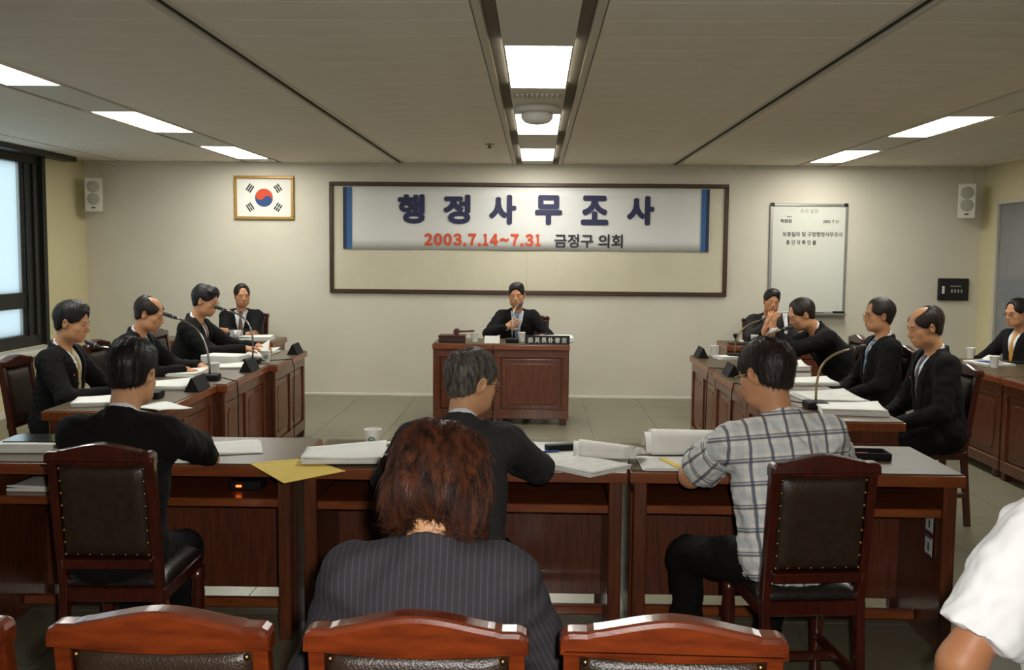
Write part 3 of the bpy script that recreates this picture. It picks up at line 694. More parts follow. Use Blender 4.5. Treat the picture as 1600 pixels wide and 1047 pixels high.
for k, ch in enumerate('행정사무조사'):
    words_obj('title_letter', ch, 'title_ink', bn, -1.355+k*.494, 2.042, width=.262, height=.284, fat=.0160, y=-.017)
px_ = -1.222
for ch in '2003.7.14~7.31':
    adv = .1055*(.5 if ch == '.' else 1.1 if ch == '~' else .75 if ch == '1' else 1)
    full = {'.': '.', '~': '~'}.get(ch, chr(ord(ch)+0xFEE0))
    dim = dict(width=.024, height=.024) if ch == '.' else dict(width=.085, height=.026) if ch == '~' else dict(width=.042 if ch == '1' else .076, height=.118)
    words_obj('date_character', full, 'date_ink', bn, px_+adv/2, 1.717+(-.052 if ch == '.' else 0), fat=.0075, y=-.017, **dim); px_ += adv
words_obj('council_lettering', '금정구 의회', 'dark_ink', bn, .56, 1.712, width=.73, height=.142, fat=.0035, y=-.017)
fg = empty('framed_flag', (-2.957, Y, 2.15), 0, 'Korean flag in a gold wooden picture frame on the far wall', 'flag')
for lo, hi in (((-.327, -.03, .203), (.327, 0, .235)), ((-.327, -.03, -.235), (.327, 0, -.203)), ((-.327, -.03, -.203), (-.295, 0, .203)), ((.295, -.03, -.203), (.327, 0, .203))):
    MB().box(lo, hi, .006).build('frame', M['gold_wood'], fg)
MB().box((-.295, -.012, -.203), (.295, -.002, .203)).build('flag_field', M['flag_white'], fg)
R0 = .098; ta = -math.atan2(2, 3)
def disc(side):
    pts = []; n = 24
    for i in range(n+1): a = PI*i/n; pts.append((R0*math.cos(a), side*R0*math.sin(a)))
    for i in range(1, n): a = PI*i/n; pts.append((-R0/2-R0/2*math.cos(a), -R0/2*math.sin(a)))      # red bulges down at one side
    for i in range(0, n): a = PI*i/n; pts.append((R0/2-R0/2*math.cos(a), R0/2*math.sin(a)))
    c, s_ = math.cos(ta), math.sin(ta); pts = [(x*c-y*s_, x*s_+y*c) for x, y in pts]
    return pts if side > 0 else pts[::-1]
MB().prism(disc(1), 1, -.0135, -.012).build('disc_half', M['flag_red'], fg)
MB().prism(disc(-1), 1, -.0135, -.012).build('disc_half', M['flag_blue'], fg)
for sx, sz, pat in ((-1, 1, (1,1,1)), (1, 1, (0,1,0)), (-1, -1, (1,0,1)), (1, -1, (0,0,0))):
    cx_, cz_ = sx*.152, sz*.102; dx, dz = unit2 = (sx*.832, sz*.555); tx, tz = -dz, dx
    for q, solid in enumerate(pat):
        o_ = (q-1)*.0235
        for a, b in (((-.042, .042),) if solid else ((-.042, -.003), (.003, .042))):
            P4 = [(cx_+dx*(o_+e)+tx*t_, cz_+dz*(o_+e)+tz*t_) for e, t_ in ((-.008, a), (.008, a), (.008, b), (-.008, b))]
            if sx*sz < 0: P4 = P4[::-1]
            MB().prism(P4, 1, -.0135, -.012).build('trigram_bar', M['flag_black'], fg)
wb2 = empty('whiteboard', (2.915, Y, 1.54), 0, 'tall whiteboard in a metal frame with handwritten notes at its top', 'whiteboard')
for lo, hi in (((-.412, -.03, .565), (.412, 0, .592)), ((-.412, -.03, -.592), (.412, 0, -.565)), ((-.412, -.03, -.565), (-.385, 0, .565)), ((.385, -.03, -.565), (.412, 0, .565))):
    MB().box(lo, hi, .005).build('frame', M['alu'], wb2)
MB().box((-.385, -.015, -.565), (.385, -.003, .565)).build('board_surface', M['whiteboard'], wb2)
MB().box((-.40, -.09, -.60), (.412, -.02, -.585), .003).box((-.40, -.095, -.60), (.412, -.088, -.575), .002).build('tray', M['alu'], wb2)
for sx in (-.39, .39): MB().box((sx-.02, -.034, .56), (sx+.02, -.002, .598), .004).build('corner_cap', M['metal_dark'], wb2)
words_obj('handwriting', '조사 일정', 'ink_brown', wb2, .0, .513, width=.19, height=.045, y=-.0165)
words_obj('handwriting', '위원장', 'ink', wb2, -.24, .405, width=.12, height=.038, fat=.0012, y=-.0165)
words_obj('handwriting', '~', 'ink', wb2, -.21, .452, width=.05, height=.012, y=-.0165)
words_obj('handwriting', '2003. 7. 21', 'ink', wb2, .235, .402, width=.165, height=.03, fat=.0012, y=-.0165)
words_obj('handwriting', '보충질의 및 구정행정사무조사', 'ink', wb2, .045, .265, width=.64, height=.05, fat=.001, y=-.0165)
words_obj('handwriting', '총 인 의 확 인 을', 'ink', wb2, -.075, .178, width=.32, height=.048, fat=.001, y=-.0165)
MB().lathe([(.02, -.0155), (.02, -.017)], seg=14, R=Matrix.Rotation(PI/2, 3, 'X')).build('stain', M['ink_brown'], wb2).location = (.24, -.001-.0, .47)
tag(MB().box((3.19, Y-.085, .953), (3.31, Y-.045, .985), .005).build('board_eraser', M['black_plastic']), 'black felt eraser lying on the whiteboard tray', 'eraser')
tag(MB().tube([(2.97, Y-.07, .962), (3.09, Y-.068, .962)], .008).build('marker_pen', M['black_plastic']), 'dark marker pen lying on the whiteboard tray', 'pen')
cp = empty('control_panel', (4.475, Y, 1.23), 0, 'dark metal switch panel with a lit white label near the door corner', 'panel')
MB().box((-.162, -.035, -.118), (.162, 0, .118), .006).box((-.145, -.04, -.10), (.145, -.03, .10), .004).build('case', M['metal_dark'], cp)
MB().box((-.125, -.043, -.045), (-.10, -.039, .035)).build('label_plate', M['box_white'], cp)
for k in range(4): MB().box((-.03+k*.034, -.046, -.035), (-.012+k*.034, -.039, .0), .002).build('switch_key', M['alu'], cp)
MB().box((-.04, -.042, .03), (.075, -.039, .04)).build('label_strip', M['alu'], cp)
for k in range(3): MB().lathe([(.007, .04), (.007, .046)], seg=10, R=Matrix.Rotation(PI/2, 3, 'X')).build('lamp', M['metal_dark'], cp).location = (.02+k*.045, 0, .065)
def wall_speaker(loc, rz_, label):
    sp = empty('wall_speaker', loc, rz_, label, 'speaker', 'wall speakers')
    MB().box((-.085, -.15, -.18), (.085, 0, .18), .012, seg=2).build('cabinet', M['speaker_white'], sp)
    for z in (.085, -.045): MB().lathe([(.062, .150), (.062, .154), (.056, .157), (.01, .159)], seg=24, R=Matrix.Rotation(PI/2, 3, 'X')).build('grille', M['speaker_grille'], sp).location = (0, 0, z)
    MB().box((-.02, -.153, -.145), (.02, -.149, -.13)).build('maker_plate', M['metal_dark'], sp)
    MB().box((-.03, 0, -.05), (.03, .09, .05), .004).build('bracket', M['speaker_white'], sp)
    MB().tube([(.06, .0, .1), (.08, .06, .2), (.05, .1, .30), (.05, .1, .36)], .004).build('cable', M['trim_grey'], sp)
    return sp
wall_speaker((-4.755, 10.72, 2.155), .30, 'white wall speaker beside the window corner')
wall_speaker((4.53, 10.72, 2.16), -.38, 'white wall speaker above the switch panel at the door corner')
# ---------------------------------------------------------------- desks
def desk(name, w, d=.585, h=.73, panels=2, loc=(0,0,0), rz_=0., label=None, group=None, split=None):
    """sitter at -y, raised panels towards +y; origin on the floor at its middle"""
    r = empty(name, loc, rz_, label, 'desk', group); a, b = w/2, d/2
    MB().box((-a, -b, h-.052), (a, b, h-.006), .005, seg=2).build('top_edge', M['wood_edge'], r)
    MB().box((-a+.008, -b+.008, h-.010), (a-.008, b-.008, h), .0015).build('desk_top', M['laminate'], r)
    for s in (-1, 1):
        MB().box((s*(a-.045)-.022, -b+.035, .0), (s*(a-.045)+.022, b-.03, h-.052), .004).build('side_panel', M['wood'], r)
        MB().box((s*(a-.045)-.026, -b+.03, .0), (s*(a-.045)+.026, -b+.07, h-.052), .004).build('front_post', M['wood'], r)
        MB().box((s*(a-.022)-.012, -b+.10, .06), (s*(a-.022)+.004, b-.08, h-.11), .006).build('end_panel', M['wood_panel'], r)
    MB().box((-a+.07, -b+.045, h-.185), (a-.07, b-.06, h-.150), .004).build('shelf', M['wood_edge'], r)
    MB().box((-a+.07, b-.10, h-.150), (a-.07, b-.09, h-.052)).build('shelf_back', M['wood_dark'], r)
    MB().box((-a+.055, b-.075, .055), (a-.055, b-.044, h-.052), .003).build('modesty_board', M['wood_panel'], r)
    MB().box((-a+.07, -.02, .045), (a-.07, .02, .085), .006).build('foot_rail', M['wood_edge'], r)
    y0, y1 = b-.045, b-.020            # framed front
    MB().box((-a+.006, y0, h-.125), (a-.006, y1, h-.052), .004).build('front_rail', M['wood'], r)
    MB().box((-a+.006, y0, .055), (a-.006, y1, .135), .004).build('front_rail', M['wood'], r)
    xs = [-a+.006]+([split] if split is not None else [(-a+.006)+(2*a-.012)*k/panels for k in range(1, panels)])+[a-.006]
    for k, x in enumerate(xs):
        sw = .07 if 0 < k < len(xs)-1 else .06
        lo_, hi_ = (x, x+sw) if k == 0 else (x-sw, x) if k == len(xs)-1 else (x-sw/2, x+sw/2)
        MB().box((lo_, y0, .135), (hi_, y1, h-.125), .004).build('stile', M['wood'], r)
    for k in range(len(xs)-1):
        p0 = xs[k]+(.06 if k == 0 else .035); p1 = xs[k+1]-(.06 if k == len(xs)-2 else .035); z0, z1 = .135, h-.125
        for m_, lift, c in ((.012, .012, .0), (.055, .019, .035)):
            q0, q1, e0, e1 = p0+m_, p1-m_, z0+m_, z1-m_
            o = [(q0+c, e0), (q1-c, e0), (q1, e0+c), (q1, e1-c), (q1-c, e1), (q0+c, e1), (q0, e1-c), (q0, e0+c)] if c else [(q0, e0), (q1, e0), (q1, e1), (q0, e1)]
            MB().prism(o, 1, y0-.01, y0-.002+lift, .004).build('raised_panel' if c else 'panel_bed', M['wood_panel' if c else 'wood'], r)
    for s in (-1, 1): MB().box((s*(a-.06)-.03, b-.07, 0), (s*(a-.06)+.03, b-.02, .055), .003).build('foot', M['wood_dark'], r)
    return r
d0 = desk('meeting_desk', 1.305, loc=(-.284, 4.155, 0), label='front-row wooden desk in the middle, white papers spread on it', group='front row of desks')
dup(d0, (-1.612, 4.17, 0), .012, 'front-row wooden desk on the window side, bound document on its corner', 'front row of desks')
dup(d0, (1.031, 4.162, 0), -.002, 'front-row wooden desk in front of the plaid shirt, white stickers inside', 'front row of desks')
d1 = desk('meeting_desk', 1.105, d=.60, loc=(-2.235, 7.90, 0), rz_=-PI/2+.03, label='panelled desk of the window-side row, nearest the far wall', group='window-side row of desks')
dup(d1, (-2.268, 6.79, 0), -PI/2+.03, 'panelled desk of the window-side row, the middle of three', 'window-side row of desks')
dup(d1, (-2.302, 5.68, 0), -PI/2+.03, 'panelled desk of the window-side row, nearest the front desks', 'window-side row of desks')
for y, l in ((7.88, 'nearest the far wall'), (6.77, 'the middle of three'), (5.66, 'nearest the front desks')):
    dup(d1, (1.605, y, 0), PI/2, 'panelled desk of the door-side row, '+l, 'door-side row of desks')
desk('chairman_desk', .56, d=.62, panels=1, h=.745, loc=(-.665, 9.40, 0), rz_=PI+.0, label='half of the chairman desk with the gavel on it', group='chairman desk halves')
desk('chairman_desk', .70, d=.62, panels=1, h=.745, loc=(-.033, 9.385, 0), rz_=PI+.0, label='half of the chairman desk with the black name sign on it', group='chairman desk halves')
desk('side_desk', 1.2, d=.55, loc=(-3.05, 9.50, 0), rz_=PI, label='side desk before the man with folded arms, by the flag wall', group='far side desks')
desk('side_desk', 1.2, d=.55, loc=(2.40, 9.66, 0), rz_=PI, label='side desk below the whiteboard, black desk stand at its end', group='far side desks')
s0 = desk('council_desk', 1.305, d=.60, loc=(3.60, 7.78, 0), rz_=PI/2, label='dark panelled desk by the grey door with paper cups, farther one', group='desks by the door')
dup(s0, (3.60, 6.46, 0), PI/2, 'dark panelled desk by the grey door, nearer one', 'desks by the door')
dup(s0, (3.60, 5.14, 0), PI/2, 'dark panelled desk along the door wall, nearest the white short sleeve', 'desks by the door')
# ---------------------------------------------------------------- chairs
def chair(loc, rz_, label, group, wood='chair_wood', leather='leather', k=1.):
    r = empty('armless_chair', loc, rz_, label, 'chair', group)
    def tilt(z): return -.20-(max(z-.45, 0))*.13
    for s in (-1, 1):
        b = MB()
        pts = [(-.235, 0), (-.195, .45), (tilt(.89)-.0, .885), (tilt(.89)+.034, .885), (-.158, .45), (-.200, 0)]
        b.prism([(y, z) for y, z in pts], 0, k*s*.181-.0145, k*s*.181+.0145, .004); b.build('rear_leg', M[wood], r)
        MB().lathe([(.014, 0), (.019, .02), (.022, .06), (.016, .09), (.021, .12), (.026, .30), (.022, .34), (.027, .36), (.027, .40)], (k*s*.19, .19, 0), 14).build('front_leg', M[wood], r)
        MB().box((k*s*.185-.012, -.20, .17), (k*s*.185+.012, .19, .20), .004).build('side_stretcher', M[wood], r)
    MB().box((-k*.185, -.02, .175), (k*.185, .01, .20), .004).build('cross_stretcher', M[wood], r)
    # crest rail: a camel-back outline, rounded ends
    n = 28; top = [(-.203, .890), (-.2025, .908), (-.198, .917), (-.188, .9225)]
    for i in range(n+1):
        x = -.18+.36*i/n; t = max(0, 1-abs(x)/.15); top.append((x, .9235-.004*math.cos(x*26)*(t > 0)+.029*(t*t*(3-2*t))))
    top += [(.188, .9225), (.198, .917), (.2025, .908), (.203, .890)]
    bot = [(.203, .882)]+[(.17-.34*i/12, .881-.009*math.cos((.17-.34*i/12)*9)) for i in range(13)]+[(-.203, .882)]
    y_ = tilt(.9); MB().prism([(x*k, z) for x, z in top+bot], 1, y_-.014, y_+.038, .010).build('crest_rail', M[wood], r)
    yc = tilt(.66)+.016
    MB().box((-k*.168, yc-.017, .520), (k*.168, yc+.017, .554), .004, R=Matrix.Rotation(.13, 3, 'X'), o=(0, yc, .54)).build('lower_rail', M[wood], r)
    z0, z1 = .553, .876
    def padf(side):
        def f(u, v):
            x = k*(-.166+u*.332); z = z0+v*(z1-z0); e = min(1, min(u, 1-u)*8)*min(1, min(v, 1-v)*8); p = math.sqrt(max(e, 0))*.016+.002
            return (x, tilt(z)+.016+(side*p)-.003, z)
        return f
    MB().sheet(padf(-1), 16, 14, .004).sheet(lambda u, v: padf(1)(1-u, v), 16, 14, .004).build('back_pad', M[leather], r)
    nb = MB()
    for z in np.linspace(z0+.014, z1-.012, 8):
        for x in (-k*.156, k*.156): nb.ball((x, tilt(z)+.016-.0125, z), .0068, 8)
    for x in np.linspace(-k*.156, k*.156, 8)[1:-1]: nb.ball((x, tilt(z0)+.016-.0125, z0+.014), .0068, 8)
    n_ = nb.build('nail_heads', M['brass'], r); n_['kind'] = 'stuff'
    MB().box((-k*.205, -.19, .395), (k*.205, .215, .445), .006).build('seat_frame', M[wood], r)
    MB().sheet(lambda u, v: (k*(-.205+u*.41), -.175+v*.40, .447+.045*min(1, math.sqrt(max(0, min(u, 1-u)*7)))*min(1, math.sqrt(max(0, min(v, 1-v)*7)))), 16, 16, .006).build('seat', M['leather_black'], r)
    return r
c0 = chair((-.202, 1.94, 0), 0, 'carved wooden chair the woman in pinstripes sits on', 'chairs of the public row', k=.97)
dup(c0, (-.652, 1.94, 0), 0, 'empty reddish chair of the nearest row, beside the pinstripe woman on the window side')
dup(c0, (.252, 1.94, 0), -.03, 'empty orange-brown chair of the nearest row, between the pinstripe woman and the white shirt')
dup(c0, (-1.118, 1.94, 0), 0, 'chair of the nearest row cut by the picture edge under the bound document')
dup(c0, (1.30, 2.00, 0), 0, 'chair the person in the white short-sleeved shirt sits on')
cf = chair((-1.415, 3.42, 0), .02, 'leather-backed chair of the man in the black jacket, front row', 'front row chairs', 'chair_wood_dark', k=.88)
dup(cf, (-.315, 3.42, 0), -.02, 'leather-backed chair of the man in the grey suit, half hidden by red-brown hair')
dup(cf, (.90, 3.40, 0), .10, 'leather-backed chair of the man in the plaid shirt')
for x, y, a, l in ((-2.86, 5.85, -PI/2, 'dark chair of the man with the gold tie, beside the window'), (-2.83, 6.9, -PI/2, 'dark chair of the balding man writing in the window-side row'), (-2.80, 7.95, -PI/2, 'dark chair of the man in glasses, farthest in the window-side row'),
                   (2.33, 5.98, PI/2, 'dark chair of the man looking down at his papers, door-side row'), (2.38, 7.12, PI/2+.05, 'dark chair of the man in gold glasses, door-side row'), (2.36, 8.10, PI/2, 'dark chair of the man wiping his face, door-side row')):
    dup(cf, (x, y, 0), a, l, 'chairs of the side rows')
dup(cf, (-.06, 10.18, 0), PI-.12, 'red-brown chair of the chairman behind his desk', 'chairs by the far wall')
dup(cf, (-2.98, 10.17, 0), PI, 'chair of the man with folded arms by the far wall', 'chairs by the far wall')
dup(cf, (2.33, 10.22, 0), PI, 'chair of the man in grey below the whiteboard', 'chairs by the far wall')
dup(cf, (4.20, 8.30, 0), PI/2+.2, 'chair of the man with the orange tie by the grey door', 'chairs by the far wall')
# ---------------------------------------------------------------- things on the desks
TZ = .731
def paper(loc, rz_, w, l, t, label, name='document', m='paper', curl=0., n=4, seed=0, cat='papers', group=None, wave=.002):
    r = empty(name, loc, rz_, label, cat, group); q = random.Random(seed); k = max(1, n); ht = t/k
    for i in range(k):
        dx, dy, a = q.uniform(-.006, .006), q.uniform(-.006, .006), q.uniform(-.03, .03); z = ht*(i+.5); last = i == k-1
        ph = q.uniform(0, 6)
        def fn(u, v):
            x, y = (u-.5)*w, (v-.5)*l; X = x*math.cos(a)-y*math.sin(a)+dx; Yy = x*math.sin(a)+y*math.cos(a)+dy
            zz = z+(wave*(1+math.sin(u*4+ph)*math.sin(v*3+ph)) if last else 0)
            if last and curl: zz += curl*max(0, (u+v-1.15)/.85)**2
            return (X, Yy, zz)
        MB().sheet(fn, 10, 10, max(ht*.92, .0008)).build('top_sheet' if last else 'sheets', M[m if last else 'paper'], r)
    return r
def cup(loc, label, group='paper cups', emblem=True, rz_=0.):
    r = empty('paper_cup', loc, rz_, label, 'cup', group)
    MB().lathe([(.026, 0), (.0265, .002), (.0355, .086), (.0372, .088), (.0372, .091), (.0345, .0905), (.0335, .086), (.0255, .006)], seg=24).build('cup_body', M['cup'], r)
    if emblem:
        b = MB()
        for k in range(20):
            a0 = 2*PI*k/20; b.box((.0130*math.cos(a0)-.0025, -.0338, .045+.015*math.sin(a0)-.0025), (.0130*math.cos(a0)+.0025, -.0310, .045+.015*math.sin(a0)+.0025))
        b.box((-.006, -.0335, .038), (.006, -.0305, .050)); b.build('emblem', M['green'], r)
    return r
def mic(base, rz_, mid1, mid2, tip, headvec, label, stem='chrome', cable=None):
    r = empty('desk_microphone', base, rz_, label, 'microphone', 'gooseneck microphones'); R_ = Matrix.Rotation(-rz_, 3, 'Z'); B = Vector(base)
    L_ = lambda p: R_@(Vector(p)-B)
    MB().box((-.06, -.07, 0), (.06, .07, .038), .010, seg=2).build('base', M['black_plastic'], r)
    MB().box((-.035, -.055, .038), (-.005, -.03, .044), .002).build('button', M['mic_grey'], r)
    p0 = Vector(base)+Vector((0, 0, .036)); st = bez(p0, mid1, mid2, tip, 16)
    MB().tube([L_(p) for p in st], [.0068]*17, 8).build('gooseneck', M[stem], r)
    hv = Vector(headvec).normalized(); t = Vector(tip)
    MB().tube([L_(t+hv*s) for s in (-.01, 0, .012, .014, .075, .085, .09)], [.008, .010, .0115, .0125, .0135, .011, .005], 12).build('microphone_head', M['mic_grey'], r)
    MB().tube([L_(t+hv*s) for s in (.016, .022)], [.0138, .0138], 12).build('collar_ring', M['chrome'], r)
    if cable: MB().tube([L_(p) for p in cable], .004, 6).build('cable', M['black_plastic'], r)
    return r
def nameplate(loc, rz_, label, text=None, w=.24):
    r = empty('name_plate', loc, rz_, label, 'sign', 'name plates')
    MB().prism([(-.045, 0), (.045, 0), (.004, .082), (-.004, .082)], 0, -w/2, w/2, .002).build('plate', M['black_plastic'], r)
    return r
# chairman's desk
CZ = .746
gb = empty('gavel_block', (-.775, 9.27, CZ), .0, 'dark wooden sounding box under the gavel', 'block')
MB().box((-.12, -.09, 0), (.12, .09, .05), .008, seg=2).build('box_body', M['wood_dark'], gb); MB().box((-.125, -.095, .048), (.125, .095, .066), .006).build('lid', M['wood_dark'], gb)
gv = empty('gavel', (-.735, 9.27, CZ+.0665), 0, 'dark wooden gavel lying on the sounding box', 'gavel')
MB().lathe([(.025, -.05), (.029, -.045), (.029, -.025), (.024, -.02), (.026, 0), (.024, .02), (.029, .025), (.029, .045), (.025, .05)], (0, 0, .03), 18, Matrix.Rotation(PI/2, 3, 'X')).build('gavel_head', M['burgundy'], gv)
MB().tube([(.02, 0, .03), (.09, .0, .033), (.15, .0, .036), (.17, 0, .037)], [.009, .008, .011, .006], 10).build('handle', M['burgundy'], gv)
cup((-.565, 9.25, CZ), 'paper cup on the chairman desk beside the gavel box', emblem=False)
tc_ = tag(MB().prism([(-.035, 0), (.035, 0), (.002, .065), (-.002, .065)], 0, -.07, .07, .001).build('tent_card', M['box_white']), 'blank white tent card on the chairman desk', 'card'); tc_.location = (-.40, 9.20, CZ); tc_.rotation_euler = (0, 0, -.05)
mic((-.215, 9.27, CZ), 0, (-.225, 9.27, 1.02), (-.20, 9.40, 1.08), (-.165, 9.60, 1.075), (.35, 1, .25), 'gooseneck microphone in front of the chairman')
cup((-.13, 9.33, CZ), 'small white cup just behind the chairman microphone base', emblem=False)
ns = empty('name_sign', (.11, 9.14, CZ), 0, 'long black name sign with white characters on the chairman desk', 'sign')
MB().prism([(-.035, 0), (.03, 0), (.012, .078), (.004, .078)], 0, -.205, .205, .002).build('sign_plate', M['black_plastic'], ns)
for k, ch in enumerate('委員長朴春吉'):
    o = words_obj('sign_letter', ch, 'box_white', ns, -.155+k*.062, .037, height=.044, width=.044, fat=.0016, y=0)
    for vv in o.data.vertices: vv.co.y = -.0365+vv.co.z*.50-.001
    o.data.update()
paper((.17, 9.38, CZ), .05, .36, .26, .05, 'thick paper pile behind the black name sign', n=5, seed=3, wave=.004)
# front row
bd = paper((-2.10, 4.15, TZ), .06, .30, .23, .035, 'thick bound document with a dark glossy cover at the window-side desk corner', 'bound_document', n=4, seed=5, wave=.001)
MB().box((-.13, -.07, .037), (.12, .105, .041), .002).build('cover', M['cover'], bd)
paper((-1.28, 4.20, TZ), .3, .21, .28, .004, 'white sheet by the black-jacket man, under his hand', n=2, seed=6, name='sheet')
ye = empty('yellow_envelope', (-.93, 3.80, TZ+.001), .0, 'yellow envelope sticking out over the desk edge', 'envelope')
MB().prism([(-.195, .075), (.02, -.245), (.205, -.03), (.0, .19)], 2, 0, .003, .001).build('envelope_body', M['yellow'], ye)
MB().prism([(-.195, .075), (.0, .19), (-.07, .10)], 2, .003, .0042).build('flap', M['yellow'], ye)
paper((-.765, 4.0, TZ+.006), .12, .33, .25, .022, 'stack of curled white papers on the yellow envelope', n=5, seed=8, curl=.022, wave=.006)
cup((-.69, 4.20, TZ), 'white paper cup with green emblem, on the middle front desk')
tag(MB().box((-.645, 4.20, TZ), (-.585, 4.25, TZ+.03), .004).build('eraser_box', M['box_white']), 'small white box beside the paper cup, touching the grey suit', 'box')
paper((.13, 4.02, TZ), -.10, .50, .36, .008, 'wide white documents laid open before the grey suit', n=3, seed=9, m='paper_print', wave=.0015)
paper((.20, 3.86, TZ+.009), .78, .24, .26, .016, 'white document turned on its corner, overhanging the desk edge', n=4, seed=10, m='paper_print', wave=.001)
def rolled(loc, rz_, w, rad, hgt, label, taper=.0, twist=.0):
    """pages turned over into an arch: up the near side, over the top, tucked in behind"""
    r = empty('folded_document', loc, rz_, label, 'papers')
    for k in range(4):
        q = 1-.09*k
        def fn(u, v):
            a = -.12+v*(PI*1.02); g = q*(1-taper*u); x = -w/2+u*w+.012*k*(1 if k % 2 else -1)+twist*v*(u-.3)
            return (x, -rad*g*math.cos(a)+.016*k*v, max(.002, hgt*g*math.sin(a)**.8 if math.sin(a) > 0 else .002)+.0006*k)
        MB().sheet(fn, 8, 28, .0009).build('folded_page', M['paper'], r)
    return r
rolled((.285, 4.04, TZ+.018), -.20, .19, .050, .066, 'white pages folded over into a roll, in the middle of the front desks', taper=.25, twist=.05)
rolled((.63, 4.20, TZ+.009), .03, .28, .070, .098, 'larger arch of white pages turned over, beside the plaid sleeve', taper=.04)
paper((.60, 3.99, TZ), 0.02, .34, .25, .007, 'open document lying in front of the plaid shirt', n=3, seed=12, m='paper_print', wave=.001)
tag(MB().box((.535, 3.875, TZ+.010), (.565, 4.06, TZ+.012), R=Matrix.Rotation(.30, 3, 'Z')).build('paper_tab', M['yellow']), 'narrow yellow paper strip on the open document', 'paper strip')
pc = tag(MB().box((-.07, -.022, 0), (.06, .022, .028), .008, seg=2).build('pencil_pouch', M['black_plastic']), 'small black pouch beside the rolled pages', 'pouch'); pc.location = (.115, 4.20, TZ+.010); pc.rotation_euler = (0, 0, .35)
tag(MB().tube([(.0, 4.10, TZ+.015), (.02, 4.13, TZ+.015), (.10, 4.155, TZ+.015), (.105, 4.156, TZ+.015)], [.002, .0045, .0045, .003]).build('pen', M['blue']), 'blue pen beside the black pouch', 'pen')
bx = empty('desk_tray', (1.395, 4.18, TZ), -.05, 'black shallow tray with pens on the front desk beside the plaid shirt', 'tray')
MB().box((-.09, -.06, 0), (.09, .06, .008), .002).box((-.09, -.06, .008), (-.082, .06, .03), .002).box((.082, -.06, .008), (.09, .06, .03), .002).box((-.082, .052, .008), (.082, .06, .03), .002).box((-.082, -.06, .008), (.082, -.052, .03), .002).build('tray_body', M['black_plastic'], bx)
tag(MB().tube([(1.36, 4.18, TZ+.014), (1.44, 4.16, TZ+.014)], .005).build('pen', M['alu']), 'silver pen in the black tray', 'pen'); tag(MB().tube([(1.34, 4.20, TZ+.014), (1.41, 4.20, TZ+.014)], .005).build('pen', M['red_plastic']), 'red pen in the black tray', 'pen')
for z, l in ((.50, 'upper'), (.405, 'lower')):
    s = empty('sticker', (1.609, 4.02, z), 0, 'white inventory sticker inside the desk leg, %s one of two' % l, 'sticker')
    MB().box((-.0015, -.035, -.038), (.0, .035, .038)).build('label_paper', M['box_white'], s); MB().box((-.003, -.035, .032), (-.0015, .035, .038)).box((-.003, -.035, -.038), (-.0015, .035, -.034)).build('blue_band', M['blue'], s)
    MB().box((-.003, -.01, -.02), (-.0015, .005, .012)).build('green_mark', M['green'], s)
paper((-2.02, 4.08, .582), .0, .28, .20, .02, 'papers on the shelf under the window-side front desk', n=3, seed=14)
o = tag(MB().box((-1.265, 4.05, .581), (-1.13, 4.15, .625), .006).build('charger', M['black_plastic']), 'black box with a small glowing orange spot on the desk shelf', 'device')
MB().box((-1.235, 4.043, .598), (-1.212, 4.05, .606), .001).build('orange_spot', mat('spot_orange', 'ff7a3a', emit=('ff6a2a', 1.5)), o)  # small orange emissive spot on the box front
# window-side row
LP = [((-2.36, 5.40), .25, .32, .25, .02, 'white papers with pink marks at the near end of the window-side row', 20), ((-2.30, 6.05), .1, .36, .26, .025, 'paper pile before the man with the gold tie', 21),
      ((-2.42, 6.70), -.1, .32, .24, .02, 'paper pile between the two microphones of the window-side row', 22), ((-2.22, 7.15), .15, .26, .2, .012, 'papers beside the paper cup in the window-side row', 23),
      ((-2.30, 8.18), .0, .3, .34, .015, 'papers at the far end of the window-side row', 25)]
for (x, y), a, w, l, t, lab, sd in LP: paper((x, y, TZ), a, w, l, t, lab, n=4, seed=sd, curl=.02, wave=.003)
pk = [o for o in bpy.data.objects if o.get('label', '').startswith('white papers with pink')][0]
for k in range(4): MB().box((.06+k*.018, -.085, .0305), (.072+k*.018, -.06, .0315)).build('pink_mark', M['pink'], pk)
paper((-1.99, 5.25, TZ), .9, .20, .25, .003, 'single white sheet sticking out past the end of the window-side row', n=1, seed=27, name='sheet', wave=.006)
o = tag(MB().box((-.15, -.10, 0), (.15, .10, .065), .004).box((-.145, -.1005, .006), (.145, -.099, .058)).build('thick_book', M['paper']), 'thick white book lying in front of the man in glasses, window side', 'book'); o.location = (-2.33, 7.42, TZ); o.rotation_euler = (0, 0, -PI/2+1.4)
hp = paper((-2.27, 7.84, TZ), .2, .30, .22, .012, 'folded papers the man in glasses holds up', n=3, seed=28, curl=.10, wave=.012)
tag(MB().tube([(-2.29, 6.33, TZ+.006), (-2.2, 6.36, TZ+.006)], .006).build('pencil', M['blue']), 'blue pencil on the window-side row beside the balding man', 'pencil')
tag(MB().tube([(-2.16, 6.31, TZ+.006), (-2.09, 6.29, TZ+.006)], .006).build('pencil', M['pink']), 'pink pencil on the window-side row beside the nearest microphone', 'pencil')
cup((-2.155, 6.62, TZ), 'paper cup behind the nearest microphone, window side', emblem=False); cup((-2.045, 7.50, TZ), 'paper cup with green emblem on the far desk of the window side', rz_=.3)
mic((-2.13, 6.45, TZ), .1, (-2.13, 6.45, 1.02), (-2.22, 6.45, 1.10), (-2.34, 6.43, 1.135), (-1, -.1, .38), 'gooseneck microphone of the man with the gold tie', cable=[(-2.07, 6.45, TZ+.02), (-1.98, 6.40, TZ+.008), (-1.925, 6.36, TZ+.004), (-1.915, 6.35, .66), (-1.91, 6.33, .3), (-1.90, 6.3, .02)])
